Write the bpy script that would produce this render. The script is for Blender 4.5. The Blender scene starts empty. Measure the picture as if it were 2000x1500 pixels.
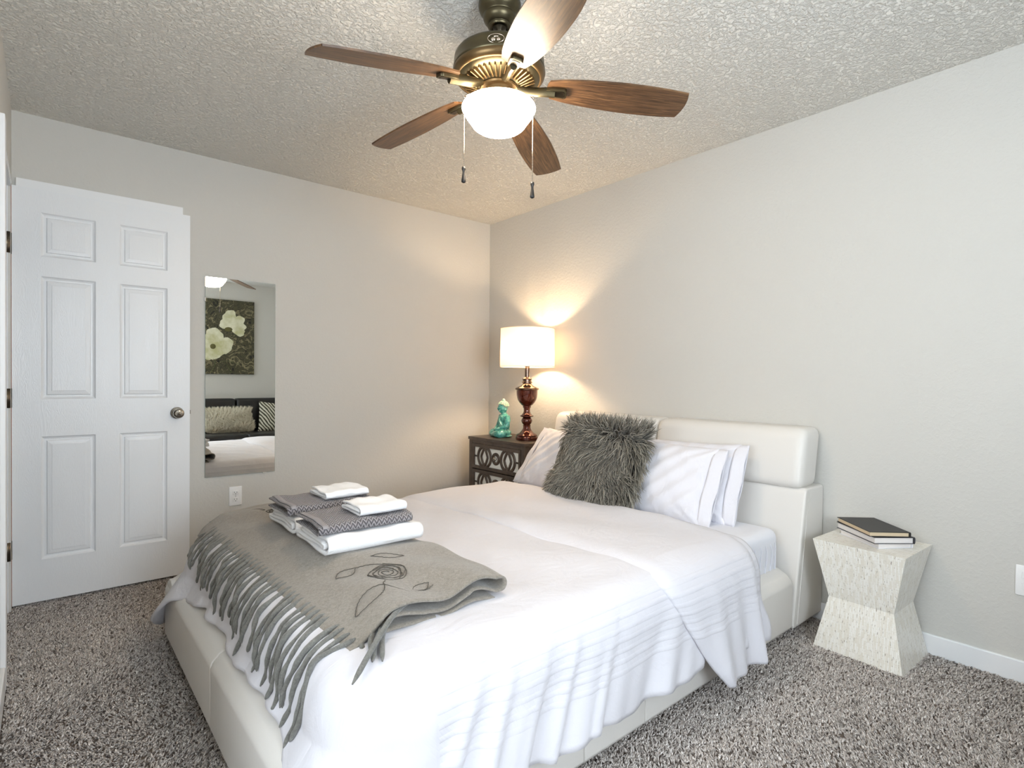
import bpy, bmesh, math, random
import numpy as np
from mathutils import Matrix, Vector

random.seed(7)
RNG = np.random.default_rng(11)
PI = math.pi
S = bpy.context.scene
COL = S.collection

# ------------------------------------------------------------------ camera
F_PX, YAW, CX, CY, CZ, PITCH, ROLL = 1075.651, .7033, -2.845, -3.6569, 1.1372, -.0113, .0087
_s, _c = math.sin(YAW), math.cos(YAW)
fw0, rt0, up0 = Vector((_s, _c, 0)), Vector((_c, -_s, 0)), Vector((0, 0, 1))
fw = fw0*math.cos(PITCH) + up0*math.sin(PITCH)
u2 = up0*math.cos(PITCH) - fw0*math.sin(PITCH)
rt = rt0*math.cos(ROLL) + u2*math.sin(ROLL)
up = u2*math.cos(ROLL) - rt0*math.sin(ROLL)
cam_data = bpy.data.cameras.new('camera')
cam = bpy.data.objects.new('camera', cam_data)
COL.objects.link(cam)
m = Matrix.Identity(4)
for i in range(3):
    m[i][0], m[i][1], m[i][2], m[i][3] = rt[i], up[i], -fw[i], (CX, CY, CZ)[i]
cam.matrix_world = m
cam_data.sensor_width = 36
cam_data.lens = F_PX/2000*36
cam_data.shift_y = 5.4/2000
cam_data.clip_start = .02
S.camera = cam

# ------------------------------------------------------------------ world, daylight, exposure
W = bpy.data.worlds.new('sky')
S.world = W
W.use_nodes = True
W.node_tree.nodes['Background'].inputs[0].default_value = (.80, .90, 1.0, 1)
W.node_tree.nodes['Background'].inputs[1].default_value = 5.0

def area_light(name, loc, rot, sx, sy, power, color):
    d = bpy.data.lights.new(name, 'AREA')
    d.shape = 'RECTANGLE'
    d.size, d.size_y, d.energy, d.color = sx, sy, power, color
    o = bpy.data.objects.new(name, d)
    o.location, o.rotation_euler = loc, rot
    COL.objects.link(o)
    return o
# daylight through the window behind the camera, plus an added fill from the side
area_light('daylight_window', (-2.18, -4.80, 1.40), (PI/2+.55, 0, 0), 1.3, 1.3, 66, (.82, .91, 1.0))
area_light('added_side_fill', (-4.42, -3.2, 1.40), (PI/2+.55, 0, -PI/2), 1.5, 1.3, 30, (.88, .94, 1.0))  # added fill lamp outside the alcove opening, out of view

S.view_settings.view_transform = 'Standard'
S.view_settings.look = 'None'
S.view_settings.exposure = 0.15
S.view_settings.gamma = 1
S.view_settings.use_curve_mapping = False
S.cycles.max_bounces = 10
S.cycles.diffuse_bounces = 6
S.cycles.glossy_bounces = 5
S.cycles.sample_clamp_indirect = 6.0
S.cycles.caustics_reflective = False
S.cycles.caustics_refractive = False

# ------------------------------------------------------------------ helpers: materials
def lin(r, g, b):
    f = lambda v: (v/255/12.92) if v/255 <= .04045 else ((v/255+.055)/1.055)**2.4
    return (f(r), f(g), f(b), 1)

class NT:
    def __init__(self, name):
        self.m = bpy.data.materials.new(name)
        self.m.use_nodes = True
        self.t = self.m.node_tree
        self.b = self.t.nodes['Principled BSDF']
        self.out = self.t.nodes['Material Output']
    def n(self, kind, **kw):
        nd = self.t.nodes.new(kind)
        for k, v in kw.items():
            setattr(nd, k, v)
        return nd
    def l(self, a, b):
        self.t.links.new(a, b)
    def coord(self, which='Object', scale=(1, 1, 1), rot=(0, 0, 0)):
        tc = self.n('ShaderNodeTexCoord')
        mp = self.n('ShaderNodeMapping')
        mp.inputs['Scale'].default_value = scale
        mp.inputs['Rotation'].default_value = rot
        self.l(tc.outputs[which], mp.inputs[0])
        return mp.outputs[0]
    def noise(self, co, scale, detail=4, rough=.55, dist=0):
        nd = self.n('ShaderNodeTexNoise')
        nd.inputs['Scale'].default_value = scale
        nd.inputs['Detail'].default_value = detail
        nd.inputs['Roughness'].default_value = rough
        nd.inputs['Distortion'].default_value = dist
        self.l(co, nd.inputs['Vector'])
        return nd.outputs['Fac']
    def ramp(self, fac, stops):
        r = self.n('ShaderNodeValToRGB')
        e = r.color_ramp.elements
        while len(e) < len(stops):
            e.new(.5)
        for el, (p, c) in zip(e, stops):
            el.position, el.color = p, c
        self.l(fac, r.inputs[0])
        return r.outputs[0]
    def math(self, op, a, b=None):
        nd = self.n('ShaderNodeMath', operation=op)
        for i, v in enumerate((a, b)):
            if v is None:
                continue
            if isinstance(v, (int, float)):
                nd.inputs[i].default_value = v
            else:
                self.l(v, nd.inputs[i])
        return nd.outputs[0]
    def bump(self, h, strength=.3, dist=.01, prev=None):
        b = self.n('ShaderNodeBump')
        b.inputs['Strength'].default_value = strength
        b.inputs['Distance'].default_value = dist
        self.l(h, b.inputs['Height'])
        if prev is not None:
            self.l(prev, b.inputs['Normal'])
        return b.outputs[0]
    def normal(self, o):
        self.l(o, self.b.inputs['Normal'])
    def base(self, v):
        if isinstance(v, tuple):
            self.b.inputs['Base Color'].default_value = v
        else:
            self.l(v, self.b.inputs['Base Color'])
    def set(self, **kw):
        for k, v in kw.items():
            self.b.inputs[k.replace('_', ' ')].default_value = v
        return self

def simple(name, col, rough=.5, metal=0., bump=None, var=None, **kw):
    t = NT(name)
    t.set(Roughness=rough, Metallic=metal, **kw)
    co = t.coord()
    if var:
        sc, c2 = var
        t.base(t.ramp(t.noise(co, sc), [(.35, col), (.68, c2)]))
    else:
        t.base(col)
    if bump:
        sc, st, di = bump
        t.normal(t.bump(t.noise(co, sc), st, di))
    return t.m

def wall_material(name, col, sc, st, di, lo=.45, hi=.62):
    t = NT(name)
    t.set(Roughness=.75)
    co = t.coord()
    t.base(col)
    a = t.ramp(t.noise(co, sc, 5, .6, .4), [(lo, (0, 0, 0, 1)), (hi, (1, 1, 1, 1))])
    t.normal(t.bump(a, st, di))
    return t.m

MAT = {}
MAT['wall'] = wall_material('greige_wall_paint', lin(205, 203, 197), 55, .20, .004)
MAT['ceiling'] = wall_material('knockdown_ceiling_paint', lin(240, 237, 229), 62, .85, .009, .42, .60)
MAT['trim'] = simple('white_trim_paint', lin(238, 239, 240), .35)
MAT['plate'] = simple('white_plastic', lin(243, 243, 242), .35)
MAT['slot'] = simple('dark_slot', lin(40, 38, 36), .6)
MAT['nickel'] = simple('satin_nickel', lin(190, 186, 178), .22, 1.)
MAT['steel_hinge'] = simple('hinge_steel', lin(120, 112, 100), .35, 1.)
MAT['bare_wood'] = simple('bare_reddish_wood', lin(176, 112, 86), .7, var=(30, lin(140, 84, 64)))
MAT['backing'] = simple('carpet_backing', lin(96, 86, 78), .95)

def door_material():
    t = NT('white_door_paint')
    t.base(lin(236, 238, 240))
    t.set(Roughness=.33)
    co = t.coord('Object', (1, 1, .13))
    w = t.noise(co, 26, 3, .5, 1.6)
    rings = t.math('SINE', t.math('MULTIPLY', w, 95.))
    t.normal(t.bump(rings, .10, .0015))
    return t.m
MAT['door'] = door_material()

def leather(name, col):
    t = NT(name)
    t.base(col)
    t.set(Roughness=.42)
    co = t.coord()
    v = t.n('ShaderNodeTexVoronoi')
    v.inputs['Scale'].default_value = 420
    t.l(co, v.inputs['Vector'])
    n1 = t.bump(v.outputs['Distance'], .08, .001)
    t.normal(t.bump(t.noise(co, 9, 3), .12, .01, n1))
    return t.m
MAT['leather'] = leather('ivory_leather', lin(223, 220, 215))
MAT['dark_leather'] = leather('black_leather', lin(26, 25, 25))
MAT['black'] = simple('black_plastic', lin(28, 26, 25), .45)

def cotton(name, col, wrinkle=.35, sc=7.):
    t = NT(name)
    t.base(col)
    t.set(Roughness=.85)
    t.b.inputs['Sheen Weight'].default_value = .15
    co = t.coord()
    a = t.noise(t.coord('Object', (1, 2.2, 1)), sc, 5, .55, .6)
    b = t.noise(co, 900, 1)
    n1 = t.bump(b, .08, .0006)
    t.normal(t.bump(a, wrinkle, .022, n1))
    return t.m
MAT['cotton'] = cotton('white_cotton', lin(222, 221, 227))
MAT['sheet'] = cotton('white_sheet_cotton', lin(228, 229, 236), .25)

def duvet_material():
    t = NT('white_duvet_cotton')
    t.base(lin(214, 213, 219))
    t.set(Roughness=.85)
    t.b.inputs['Sheen Weight'].default_value = .15
    uvn = t.n('ShaderNodeUVMap')
    sep = t.n('ShaderNodeSeparateXYZ')
    t.l(uvn.outputs[0], sep.inputs[0])
    v = sep.outputs['Y']
    # sewn tucks that run along the sides, every 28 mm below the shoulder
    wave = t.math('SINE', t.math('MULTIPLY', v, 2*PI/.030))
    wave = t.math('POWER', t.math('MAXIMUM', wave, 0.), .35)
    on = t.math('MULTIPLY', t.math('GREATER_THAN', v, .020), t.math('LESS_THAN', v, .236))
    wob = t.noise(t.coord('Object', (1.2, 1, 1)), 4.2, 2)
    on2 = t.math('MULTIPLY', on, t.math('MINIMUM', t.math('MULTIPLY', t.math('MAXIMUM', t.math('SUBTRACT', wob, .30), 0.), 5.), 1.))
    n0 = t.bump(t.math('MULTIPLY', wave, on2), .34, .006)
    a = t.noise(t.coord('Object', (1, 2.0, 1)), 6.5, 5, .55, .7)
    n1 = t.bump(a, .30, .022, n0)
    b = t.noise(t.coord(), 900, 1)
    t.normal(t.bump(b, .08, .0006, n1))
    return t.m
MAT['duvet'] = duvet_material()

def terry(name, c1, c2, ribs=False):
    t = NT(name)
    t.set(Roughness=.95)
    t.b.inputs['Sheen Weight'].default_value = .3
    co = t.coord()
    n = t.noise(co, 420, 2, .6)
    if ribs:
        tc = t.coord('UV', (34, 24, 1))
        sep = t.n('ShaderNodeSeparateXYZ')
        t.l(tc, sep.inputs[0])
        zig = t.math('ABSOLUTE', t.math('SUBTRACT', t.math('FRACT', t.math('MULTIPLY', sep.outputs['X'], .5)), .5))
        h = t.math('SINE', t.math('MULTIPLY', t.math('ADD', sep.outputs['Y'], t.math('MULTIPLY', zig, 2.)), 2*PI))
        hh = t.math('MULTIPLY', t.math('ADD', h, 1.), .5)
        t.base(t.ramp(hh, [(.2, c1), (.8, c2)]))
        t.normal(t.bump(hh, .9, .004))
    else:
        t.base(t.ramp(n, [(.3, c1), (.7, c2)]))
        t.normal(t.bump(n, .5, .003))
    return t.m
MAT['towel_white'] = terry('white_terry', lin(240, 241, 243), lin(247, 247, 249))
MAT['towel_grey'] = terry('grey_woven_terry', lin(84, 80, 84), lin(158, 153, 156), True)
MAT['towel_band'] = simple('grey_hem_band', lin(150, 147, 150), .9)

def felt(name, c1, c2):
    t = NT(name)
    t.set(Roughness=1.)
    t.b.inputs['Sheen Weight'].default_value = .35
    co = t.coord()
    f = t.noise(co, 130, 6, .75, 1.2)
    t.base(t.ramp(f, [(.30, c1), (.70, c2)]))
    n1 = t.bump(t.noise(co, 300, 4, .7), .5, .003)
    t.normal(t.bump(t.noise(co, 16, 3), .25, .012, n1))
    return t.m
MAT['felt'] = felt('grey_felted_wool', lin(108, 102, 92), lin(156, 148, 137))
MAT['tassel'] = felt('grey_felt_cord', lin(82, 82, 78), lin(130, 129, 123))
MAT['thread'] = simple('charcoal_thread', lin(84, 80, 74), .95)

def wood_uv(name, dark, mid, light, sx=3., sy=34., rough=.38, coat=0.):
    t = NT(name)
    t.set(Roughness=rough)
    t.b.inputs['Coat Weight'].default_value = coat
    co = t.coord('UV', (sx, sy, 1))
    n = t.noise(co, 1., 6, .65, .9)
    co2 = t.coord('UV', (sx*.6, sy*4.5, 1))
    n2 = t.noise(co2, 1., 3, .6)
    mix = t.math('ADD', t.math('MULTIPLY', n, .68), t.math('MULTIPLY', n2, .32))
    t.base(t.ramp(mix, [(.36, dark), (.50, mid), (.63, light)]))
    t.normal(t.bump(mix, .15, .001))
    return t.m
MAT['blade'] = wood_uv('walnut_fan_blade', lin(48, 34, 22), lin(88, 62, 40), lin(122, 90, 60), 4., 120.)

def bronze(name, col, rough=.3):
    t = NT(name)
    t.set(Roughness=rough, Metallic=.9)
    co = t.coord()
    t.base(t.ramp(t.noise(co, 14), [(.35, col), (.7, tuple(min(1, c*1.35) for c in col[:3])+(1,))]))
    return t.m
MAT['bronze'] = bronze('antique_bronze', lin(84, 77, 58), .36)
MAT['bronze_light'] = bronze('rubbed_bronze', lin(108, 88, 60), .36)
MAT['bronze_dark'] = bronze('dark_bronze', lin(52, 46, 36), .4)

def emission(name, col, strength):
    t = NT(name)
    e = t.n('ShaderNodeEmission')
    e.inputs[0].default_value = col
    e.inputs[1].default_value = strength
    t.l(e.outputs[0], t.out.inputs[0])
    return t.m
MAT['bowl'] = emission('lit_frosted_glass', (1., .82, .62, 1), 50.)
MAT['bulb'] = emission('lit_bulb', (1., .70, .42, 1), 520.)

def shade_material():
    t = NT('cream_linen_shade')
    d = t.n('ShaderNodeBsdfDiffuse')
    tr = t.n('ShaderNodeBsdfTranslucent')
    mx = t.n('ShaderNodeMixShader')
    d.inputs[0].default_value = lin(240, 232, 220)
    tr.inputs[0].default_value = lin(224, 206, 184)
    mx.inputs[0].default_value = .23
    w = t.n('ShaderNodeTexWave')
    w.inputs['Scale'].default_value = 160
    t.l(t.coord(), w.inputs['Vector'])
    nb = t.bump(w.outputs['Fac'], .1, .0005)
    t.l(nb, d.inputs['Normal'])
    t.l(d.outputs[0], mx.inputs[1])
    t.l(tr.outputs[0], mx.inputs[2])
    t.l(mx.outputs[0], t.out.inputs[0])
    return t.m
MAT['shade'] = shade_material()
MAT['urn'] = simple('glossy_mahogany_glaze', lin(80, 28, 14), .10, .45, var=(9, lin(104, 42, 20)), Coat_Weight=.8)
MAT['copper'] = simple('polished_copper_brown', lin(118, 98, 86), .16, 1.)
MAT['chrome'] = simple('polished_nickel', lin(208, 196, 180), .12, 1.)

MAT['ns_wood'] = simple('dark_espresso_wood', lin(62, 50, 42), .38, var=(18, lin(84, 70, 60)))
MAT['ns_side'] = simple('reddish_brown_wood', lin(98, 58, 32), .4, var=(14, lin(122, 76, 44)))
MAT['ns_mirror'] = simple('frosted_mirror_inlay', lin(232, 232, 226), .4, .0)
MAT['mirror'] = simple('silvered_mirror', (.88, .9, .88, 1), .0, 1.)
MAT['mirror_edge'] = simple('mirror_glass_edge', lin(150, 165, 158), .2)
MAT['clip'] = simple('clear_plastic_clip', lin(210, 210, 205), .25)

def teal_glaze():
    t = NT('crackled_turquoise_glaze')
    t.set(Roughness=.28)
    t.b.inputs['Coat Weight'].default_value = .5
    co = t.coord()
    n = t.noise(co, 38, 5, .6, .5)
    t.base(t.ramp(n, [(.34, lin(28, 104, 98)), (.52, lin(82, 168, 156)), (.70, lin(170, 214, 196))]))
    return t.m
MAT['teal'] = teal_glaze()
MAT['teal_pale'] = simple('pale_celadon_glaze', lin(196, 204, 178), .35, var=(60, lin(120, 176, 160)))

def bone_inlay(name='capiz_shell_inlay'):
    t = NT(name)
    t.set(Roughness=.32)
    t.b.inputs['Coat Weight'].default_value = .3
    co = t.coord('UV', (1, 1, 1), (0, 0, PI/2))
    br = t.n('ShaderNodeTexBrick')
    br.offset = .37
    br.inputs['Scale'].default_value = 1.
    br.inputs['Brick Width'].default_value = .030
    br.inputs['Row Height'].default_value = .0062
    br.inputs['Mortar Size'].default_value = .0004
    br.inputs['Mortar Smooth'].default_value = .2
    br.inputs['Bias'].default_value = -.25
    br.inputs['Color1'].default_value = lin(246, 244, 237)
    br.inputs['Color2'].default_value = lin(228, 222, 207)
    br.inputs['Mortar'].default_value = lin(214, 206, 188)
    t.l(co, br.inputs['Vector'])
    n = t.noise(t.coord('UV', (210, 42, 1)), 1., 3, .7)
    chips = t.ramp(n, [(.32, lin(112, 92, 60)), (.40, (1, 1, 1, 1))])
    mx = t.n('ShaderNodeMix', data_type='RGBA', blend_type='MULTIPLY')
    mx.inputs[0].default_value = .85
    t.l(br.outputs['Color'], mx.inputs[6])
    t.l(chips, mx.inputs[7])
    t.base(mx.outputs[2])
    return t.m
MAT['inlay'] = bone_inlay()
MAT['paper'] = None

def paper_material(name, col):
    t = NT(name)
    t.base(col)
    t.set(Roughness=.9)
    co = t.coord('Object', (1, 1, 1))
    sep = t.n('ShaderNodeSeparateXYZ')
    t.l(co, sep.inputs[0])
    t.normal(t.bump(t.math('SINE', t.math('MULTIPLY', sep.outputs['Z'], 6000.)), .25, .0004))
    return t.m
MAT['paper_cream'] = paper_material('cream_page_edges', lin(226, 205, 172))
MAT['paper_white'] = paper_material('white_page_edges', lin(234, 229, 226))
MAT['cover_black'] = simple('charcoal_book_cover', lin(46, 44, 42), .5)
MAT['cover_dark'] = simple('dark_blue_grey_cover', lin(58, 58, 62), .5)
MAT['cover_white'] = simple('white_book_cover', lin(232, 232, 236), .5)

def attr_material(name, stops, rough=.8, sheen=.2, attr='tone'):
    t = NT(name)
    t.set(Roughness=rough)
    t.b.inputs['Sheen Weight'].default_value = sheen
    a = t.n('ShaderNodeAttribute', attribute_name=attr)
    t.base(t.ramp(a.outputs['Fac'], stops))
    return t.m
MAT['fur'] = attr_material('grey_shag_fur', [(0., lin(44, 42, 37)), (.40, lin(92, 88, 78)), (.75, lin(150, 145, 132)), (1., lin(205, 200, 186))], .55)
MAT['fur_white'] = attr_material('cream_shag_fur', [(0., lin(200, 190, 164)), (1., lin(246, 240, 222))], .7)
MAT['pile'] = attr_material('taupe_carpet_yarn', [(0., lin(112, 102, 95)), (.36, lin(198, 188, 180)), (1., lin(246, 240, 235))], .95, .1)
MAT['fur_base'] = simple('grey_pillow_cloth', lin(70, 68, 62), .9)
MAT['fur_base_white'] = simple('cream_pillow_cloth', lin(190, 180, 156), .9)
def pane_material():
    t = NT('window_glass')
    tr = t.n('ShaderNodeBsdfTransparent')
    gl = t.n('ShaderNodeBsdfGlossy')
    gl.inputs['Roughness'].default_value = .02
    mx = t.n('ShaderNodeMixShader')
    mx.inputs[0].default_value = .06
    t.l(tr.outputs[0], mx.inputs[1])
    t.l(gl.outputs[0], mx.inputs[2])
    t.l(mx.outputs[0], t.out.inputs[0])
    return t.m
MAT['glass'] = pane_material()

# ------------------------------------------------------------------ helpers: meshes (all in world coordinates)
def grid_faces(nu, nv, cu=False, cv=False):
    i, j = np.meshgrid(np.arange(nu if cu else nu-1), np.arange(nv if cv else nv-1), indexing='ij')
    i, j = i.ravel(), j.ravel()
    i2, j2 = (i+1) % nu, (j+1) % nv
    return np.stack([i*nv+j, i2*nv+j, i2*nv+j2, i*nv+j2], 1)

def join(*ms):
    V, F, n = [], [], 0
    for v, f in ms:
        v = np.asarray(v, float)
        V.append(v)
        F += [tuple(int(a)+n for a in q) for q in f]
        n += len(v)
    return np.concatenate(V), F

def rbox(x0, x1, y0, y1, z0, z1, bev=0., seg=2):
    bm = bmesh.new()
    bmesh.ops.create_cube(bm, size=1)
    for v in bm.verts:
        v.co = Vector((x0+(v.co.x+.5)*(x1-x0), y0+(v.co.y+.5)*(y1-y0), z0+(v.co.z+.5)*(z1-z0)))
    if bev > 0:
        bmesh.ops.bevel(bm, geom=list(bm.edges), offset=bev, segments=seg, profile=.6, affect='EDGES')
    bm.verts.index_update()
    V = np.array([v.co[:] for v in bm.verts])
    F = [tuple(v.index for v in f.verts) for f in bm.faces]
    bm.free()
    return V, F

def prism(poly, axis, a, b, bev=0., seg=2):
    """polygon (2D list) pushed along an axis from a to b; axis 'y' takes (x,z), 'x' takes (y,z), 'z' takes (x,y)"""
    bm = bmesh.new()
    def mkp(p, t):
        return {'y': (p[0], t, p[1]), 'x': (t, p[0], p[1]), 'z': (p[0], p[1], t)}[axis]
    va = [bm.verts.new(mkp(p, a)) for p in poly]
    vb = [bm.verts.new(mkp(p, b)) for p in poly]
    n = len(poly)
    bm.faces.new(va)
    bm.faces.new(vb[::-1])
    for i in range(n):
        bm.faces.new((va[i], vb[i], vb[(i+1) % n], va[(i+1) % n]))
    bmesh.ops.recalc_face_normals(bm, faces=bm.faces)
    if bev > 0:
        ed = [e for e in bm.edges if e.calc_face_angle(0) > .35]
        bmesh.ops.bevel(bm, geom=ed, offset=bev, segments=seg, profile=.6, affect='EDGES')
    bm.verts.index_update()
    V = np.array([v.co[:] for v in bm.verts])
    F = [tuple(v.index for v in f.verts) for f in bm.faces]
    bm.free()
    return V, F

def lathe(prof, n=48, c=(0, 0), cap=True, arc=None):
    prof = np.array(prof, float)
    th = np.linspace(0, 2*PI, n, endpoint=False)
    r, z = prof[:, 0], prof[:, 1]
    V = np.stack([c[0]+r[:, None]*np.cos(th), c[1]+r[:, None]*np.sin(th), np.repeat(z[:, None], n, 1)], 2).reshape(-1, 3)
    F = [tuple(q) for q in grid_faces(len(prof), n, False, True)]
    if cap:
        F.append(tuple(range(n))[::-1])
        F.append(tuple(range((len(prof)-1)*n, len(prof)*n)))
    return V, F

def spline(pts, n):
    """Catmull-Rom through points"""
    P = np.array(pts, float)
    P = np.vstack([2*P[0]-P[1], P, 2*P[-1]-P[-2]])
    k = len(P)-3
    t = np.linspace(0, k-1e-9, n)
    i = t.astype(int)
    f = (t-i)[:, None]
    a, b, c_, d = P[i], P[i+1], P[i+2], P[i+3]
    return .5*((2*b)+(-a+c_)*f+(2*a-5*b+4*c_-d)*f**2+(-a+3*b-3*c_+d)*f**3)

def tube(pts, rad, n=8, cap=True, squash=1., closed=False):
    P = np.array(pts, float)
    k = len(P)
    R = np.full(k, rad, float) if np.isscalar(rad) else np.array(rad, float)
    T = np.gradient(P, axis=0)
    if closed:
        T = np.roll(P, -1, 0)-np.roll(P, 1, 0)
    T /= np.linalg.norm(T, axis=1)[:, None]+1e-12
    u = np.cross(T[0], (0, 0, 1.))
    if np.linalg.norm(u) < .1:
        u = np.cross(T[0], (0, 1., 0))
    V = []
    th = np.linspace(0, 2*PI, n, endpoint=False)
    for i in range(k):
        u = u-T[i]*(u@T[i])
        u /= np.linalg.norm(u)
        w = np.cross(T[i], u)
        V.append(P[i]+R[i]*(np.cos(th)[:, None]*u+squash*np.sin(th)[:, None]*w))
    V = np.concatenate(V)
    F = [tuple(q) for q in grid_faces(k, n, closed, True)]
    if cap and not closed:
        F.append(tuple(range(n))[::-1])
        F.append(tuple(range((k-1)*n, k*n)))
    return V, F

def ellipsoid(c, r, nu=16, nv=24, rot=None):
    th = np.linspace(.001, PI-.001, nu)
    ph = np.linspace(0, 2*PI, nv, endpoint=False)
    V = np.stack([np.outer(np.sin(th), np.cos(ph))*r[0], np.outer(np.sin(th), np.sin(ph))*r[1], np.repeat(np.cos(th)[:, None], nv, 1)*r[2]], 2).reshape(-1, 3)
    if rot is not None:
        V = V@np.array(rot).T
    F = [tuple(q) for q in grid_faces(nu, nv, False, True)]
    F.append(tuple(range(nv))[::-1])
    F.append(tuple(range((nu-1)*nv, nu*nv)))
    return V+np.array(c), F

def rotz(V, a, c):
    c = np.array(c)
    d = V-c
    ca, sa = math.cos(a), math.sin(a)
    return np.stack([d[:, 0]*ca-d[:, 1]*sa, d[:, 0]*sa+d[:, 1]*ca, d[:, 2]], 1)+c

def root_of(o):
    while o.parent:
        o = o.parent
    return o

def obj(name, vf, mat, parent=None, smooth=True, uv=None, attr=None, origin=None, angle=None):
    V, F = vf
    V = np.asarray(V, float)
    off = np.zeros(3)
    if parent is not None:
        off = np.array(root_of(parent).location[:])
    elif origin is not None:
        off = np.array(origin, float)
    me = bpy.data.meshes.new(name)
    L = V-off
    if isinstance(F, np.ndarray):
        k = F.shape[1]
        me.vertices.add(len(L))
        me.vertices.foreach_set('co', L.astype(np.float32).ravel())
        me.loops.add(F.size)
        me.loops.foreach_set('vertex_index', F.astype(np.int32).ravel())
        me.polygons.add(len(F))
        me.polygons.foreach_set('loop_start', np.arange(0, F.size, k, dtype=np.int32))
        me.update(calc_edges=True)
        me.validate()
    else:
        me.from_pydata(L.tolist(), [], [tuple(int(a) for a in f) for f in F])
        me.update()
    if smooth:
        me.polygons.foreach_set('use_smooth', np.ones(len(me.polygons), bool))
        if angle is not None:
            me.set_sharp_from_angle(angle=math.radians(angle))
    if uv is not None:
        ul = me.uv_layers.new(name='UVMap')
        li = np.zeros(len(me.loops), np.int32)
        me.loops.foreach_get('vertex_index', li)
        ul.data.foreach_set('uv', np.asarray(uv, np.float32)[li].ravel())
    if attr is not None:
        at = me.attributes.new('tone', 'FLOAT', 'POINT')
        at.data.foreach_set('value', np.asarray(attr, np.float32))
    me.materials.append(mat)
    o = bpy.data.objects.new(name, me)
    COL.objects.link(o)
    if parent is not None:
        o.parent = parent
    else:
        o.location = off
    return o

def tag(o, label, cat, group=None, kind=None):
    o['label'], o['category'] = label, cat
    if group:
        o['group'] = group
    if kind:
        o['kind'] = kind
    return o

def thing(name, label, cat, loc, group=None):
    o = bpy.data.objects.new(name, None)
    o.empty_display_size = .05
    o.location = loc
    COL.objects.link(o)
    return tag(o, label, cat, group)

def struct(name, vf, mat, label=None, parent=None, smooth=False, **kw):
    o = obj(name, vf, mat, parent, smooth, **kw)
    if parent is None:
        o['kind'] = 'structure'
        if label:
            o['label'] = label
            o['category'] = name.split('_')[0]
    return o

def solidify(o, t, off=-1):
    md = o.modifiers.new('thickness', 'SOLIDIFY')
    md.thickness, md.offset = t, off
    return o

def subsurf(o, n=1):
    md = o.modifiers.new('smooth', 'SUBSURF')
    md.levels = md.render_levels = n
    return o

# ------------------------------------------------------------------ room shell
H, XL, YE = 2.44, -2.97, -4.62       # ceiling height, left wall plane, plane of the wall behind the camera
struct('floor', rbox(-4.4, .1, YE-.1, .1, -.12, 0), MAT['backing'], 'carpeted bedroom floor in flecked taupe grey')
struct('ceiling', rbox(-4.4, .1, YE-.1, .1, H, H+.1), MAT['ceiling'], 'off-white knockdown textured ceiling above the fan')
struct('wall_back', rbox(-4.4, .1, 0, .1, 0, H), MAT['wall'], 'greige wall with the mirror and the open door')
struct('wall_right', rbox(0, .1, YE, 0, 0, H), MAT['wall'], 'greige wall behind the bed headboard')
# left wall with the doorway, then an alcove beside the camera
DY0, DY1, DH = -.085, -.90, 2.06
struct('wall_left', join(rbox(XL-.11, XL, DY0, 0, 0, H), rbox(XL-.11, XL, DY1, DY0, DH, H), rbox(XL-.11, XL, -2.35, DY1, 0, H),
                         rbox(-4.3, XL-.11, -2.35, -2.25, 0, H)), MAT['wall'], 'greige wall with the doorway')
struct('wall_side', join(rbox(-4.4, -4.3, YE, -4.0, 0, H), rbox(-4.4, -4.3, -2.45, 0, 0, H), rbox(-4.4, -4.3, -4.0, -2.45, 0, .8), rbox(-4.4, -4.3, -4.0, -2.45, 2.1, H)), MAT['wall'])
wx0, wx1, wz0, wz1 = -2.85, -1.52, .8, 2.1
struct('wall_front', join(rbox(-4.4, wx0, YE-.1, YE, 0, H), rbox(wx1, .1, YE-.1, YE, 0, H), rbox(wx0, wx1, YE-.1, YE, 0, wz0), rbox(wx0, wx1, YE-.1, YE, wz1, H)), MAT['wall'])

def window(name, fixed, a0, a1, z0, z1, axis):
    t = .045
    def bx(p, q, r, s, d0=0., d1=.07):
        return rbox(p, q, fixed-d1, fixed-d0, r, s, .004) if axis == 'x' else rbox(fixed-d1, fixed-d0, p, q, r, s, .004)
    fr = struct(name, join(bx(a0, a0+t, z0, z1), bx(a1-t, a1, z0, z1), bx(a0+t, a1-t, z0, z0+t), bx(a0+t, a1-t, z1-t, z1),
                           bx(a0+t, a1-t, (z0+z1)/2-.02, (z0+z1)/2+.02, .01, .06)), MAT['trim'])
    p = obj('window_pane', bx(a0+t, a1-t, z0+t, z1-t, .033, .037), MAT['glass'], fr, False)
    p.visible_shadow = True
    return fr
window('window_1', YE-.02, wx0, wx1, wz0, wz1, 'x')
window('window_2', -4.32, -4.0, -2.45, .8, 2.1, 'y')  # unseen alcove window, added so that fill light can enter

def board(x0, x1, y0, y1):
    horizontal = abs(x1-x0) > abs(y1-y0)
    return rbox(x0, x1, y0, y1, 0, .088, .005)
struct('baseboard_back', rbox(XL, -.014, -.014, 0, 0, .088, .005), MAT['trim'], 'white baseboard along the mirror wall')
struct('baseboard_right', rbox(-.014, 0, YE+.01, -.0, 0, .088, .005), MAT['trim'], 'white baseboard along the headboard wall')
struct('baseboard_left', join(rbox(XL, XL+.016, -2.35, -.978, 0, .09, .005)), MAT['trim'], 'white baseboard block beside the doorway')
struct('baseboard_front', rbox(-4.3, -.014, YE, YE+.014, 0, .088, .005), MAT['trim'])
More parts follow.
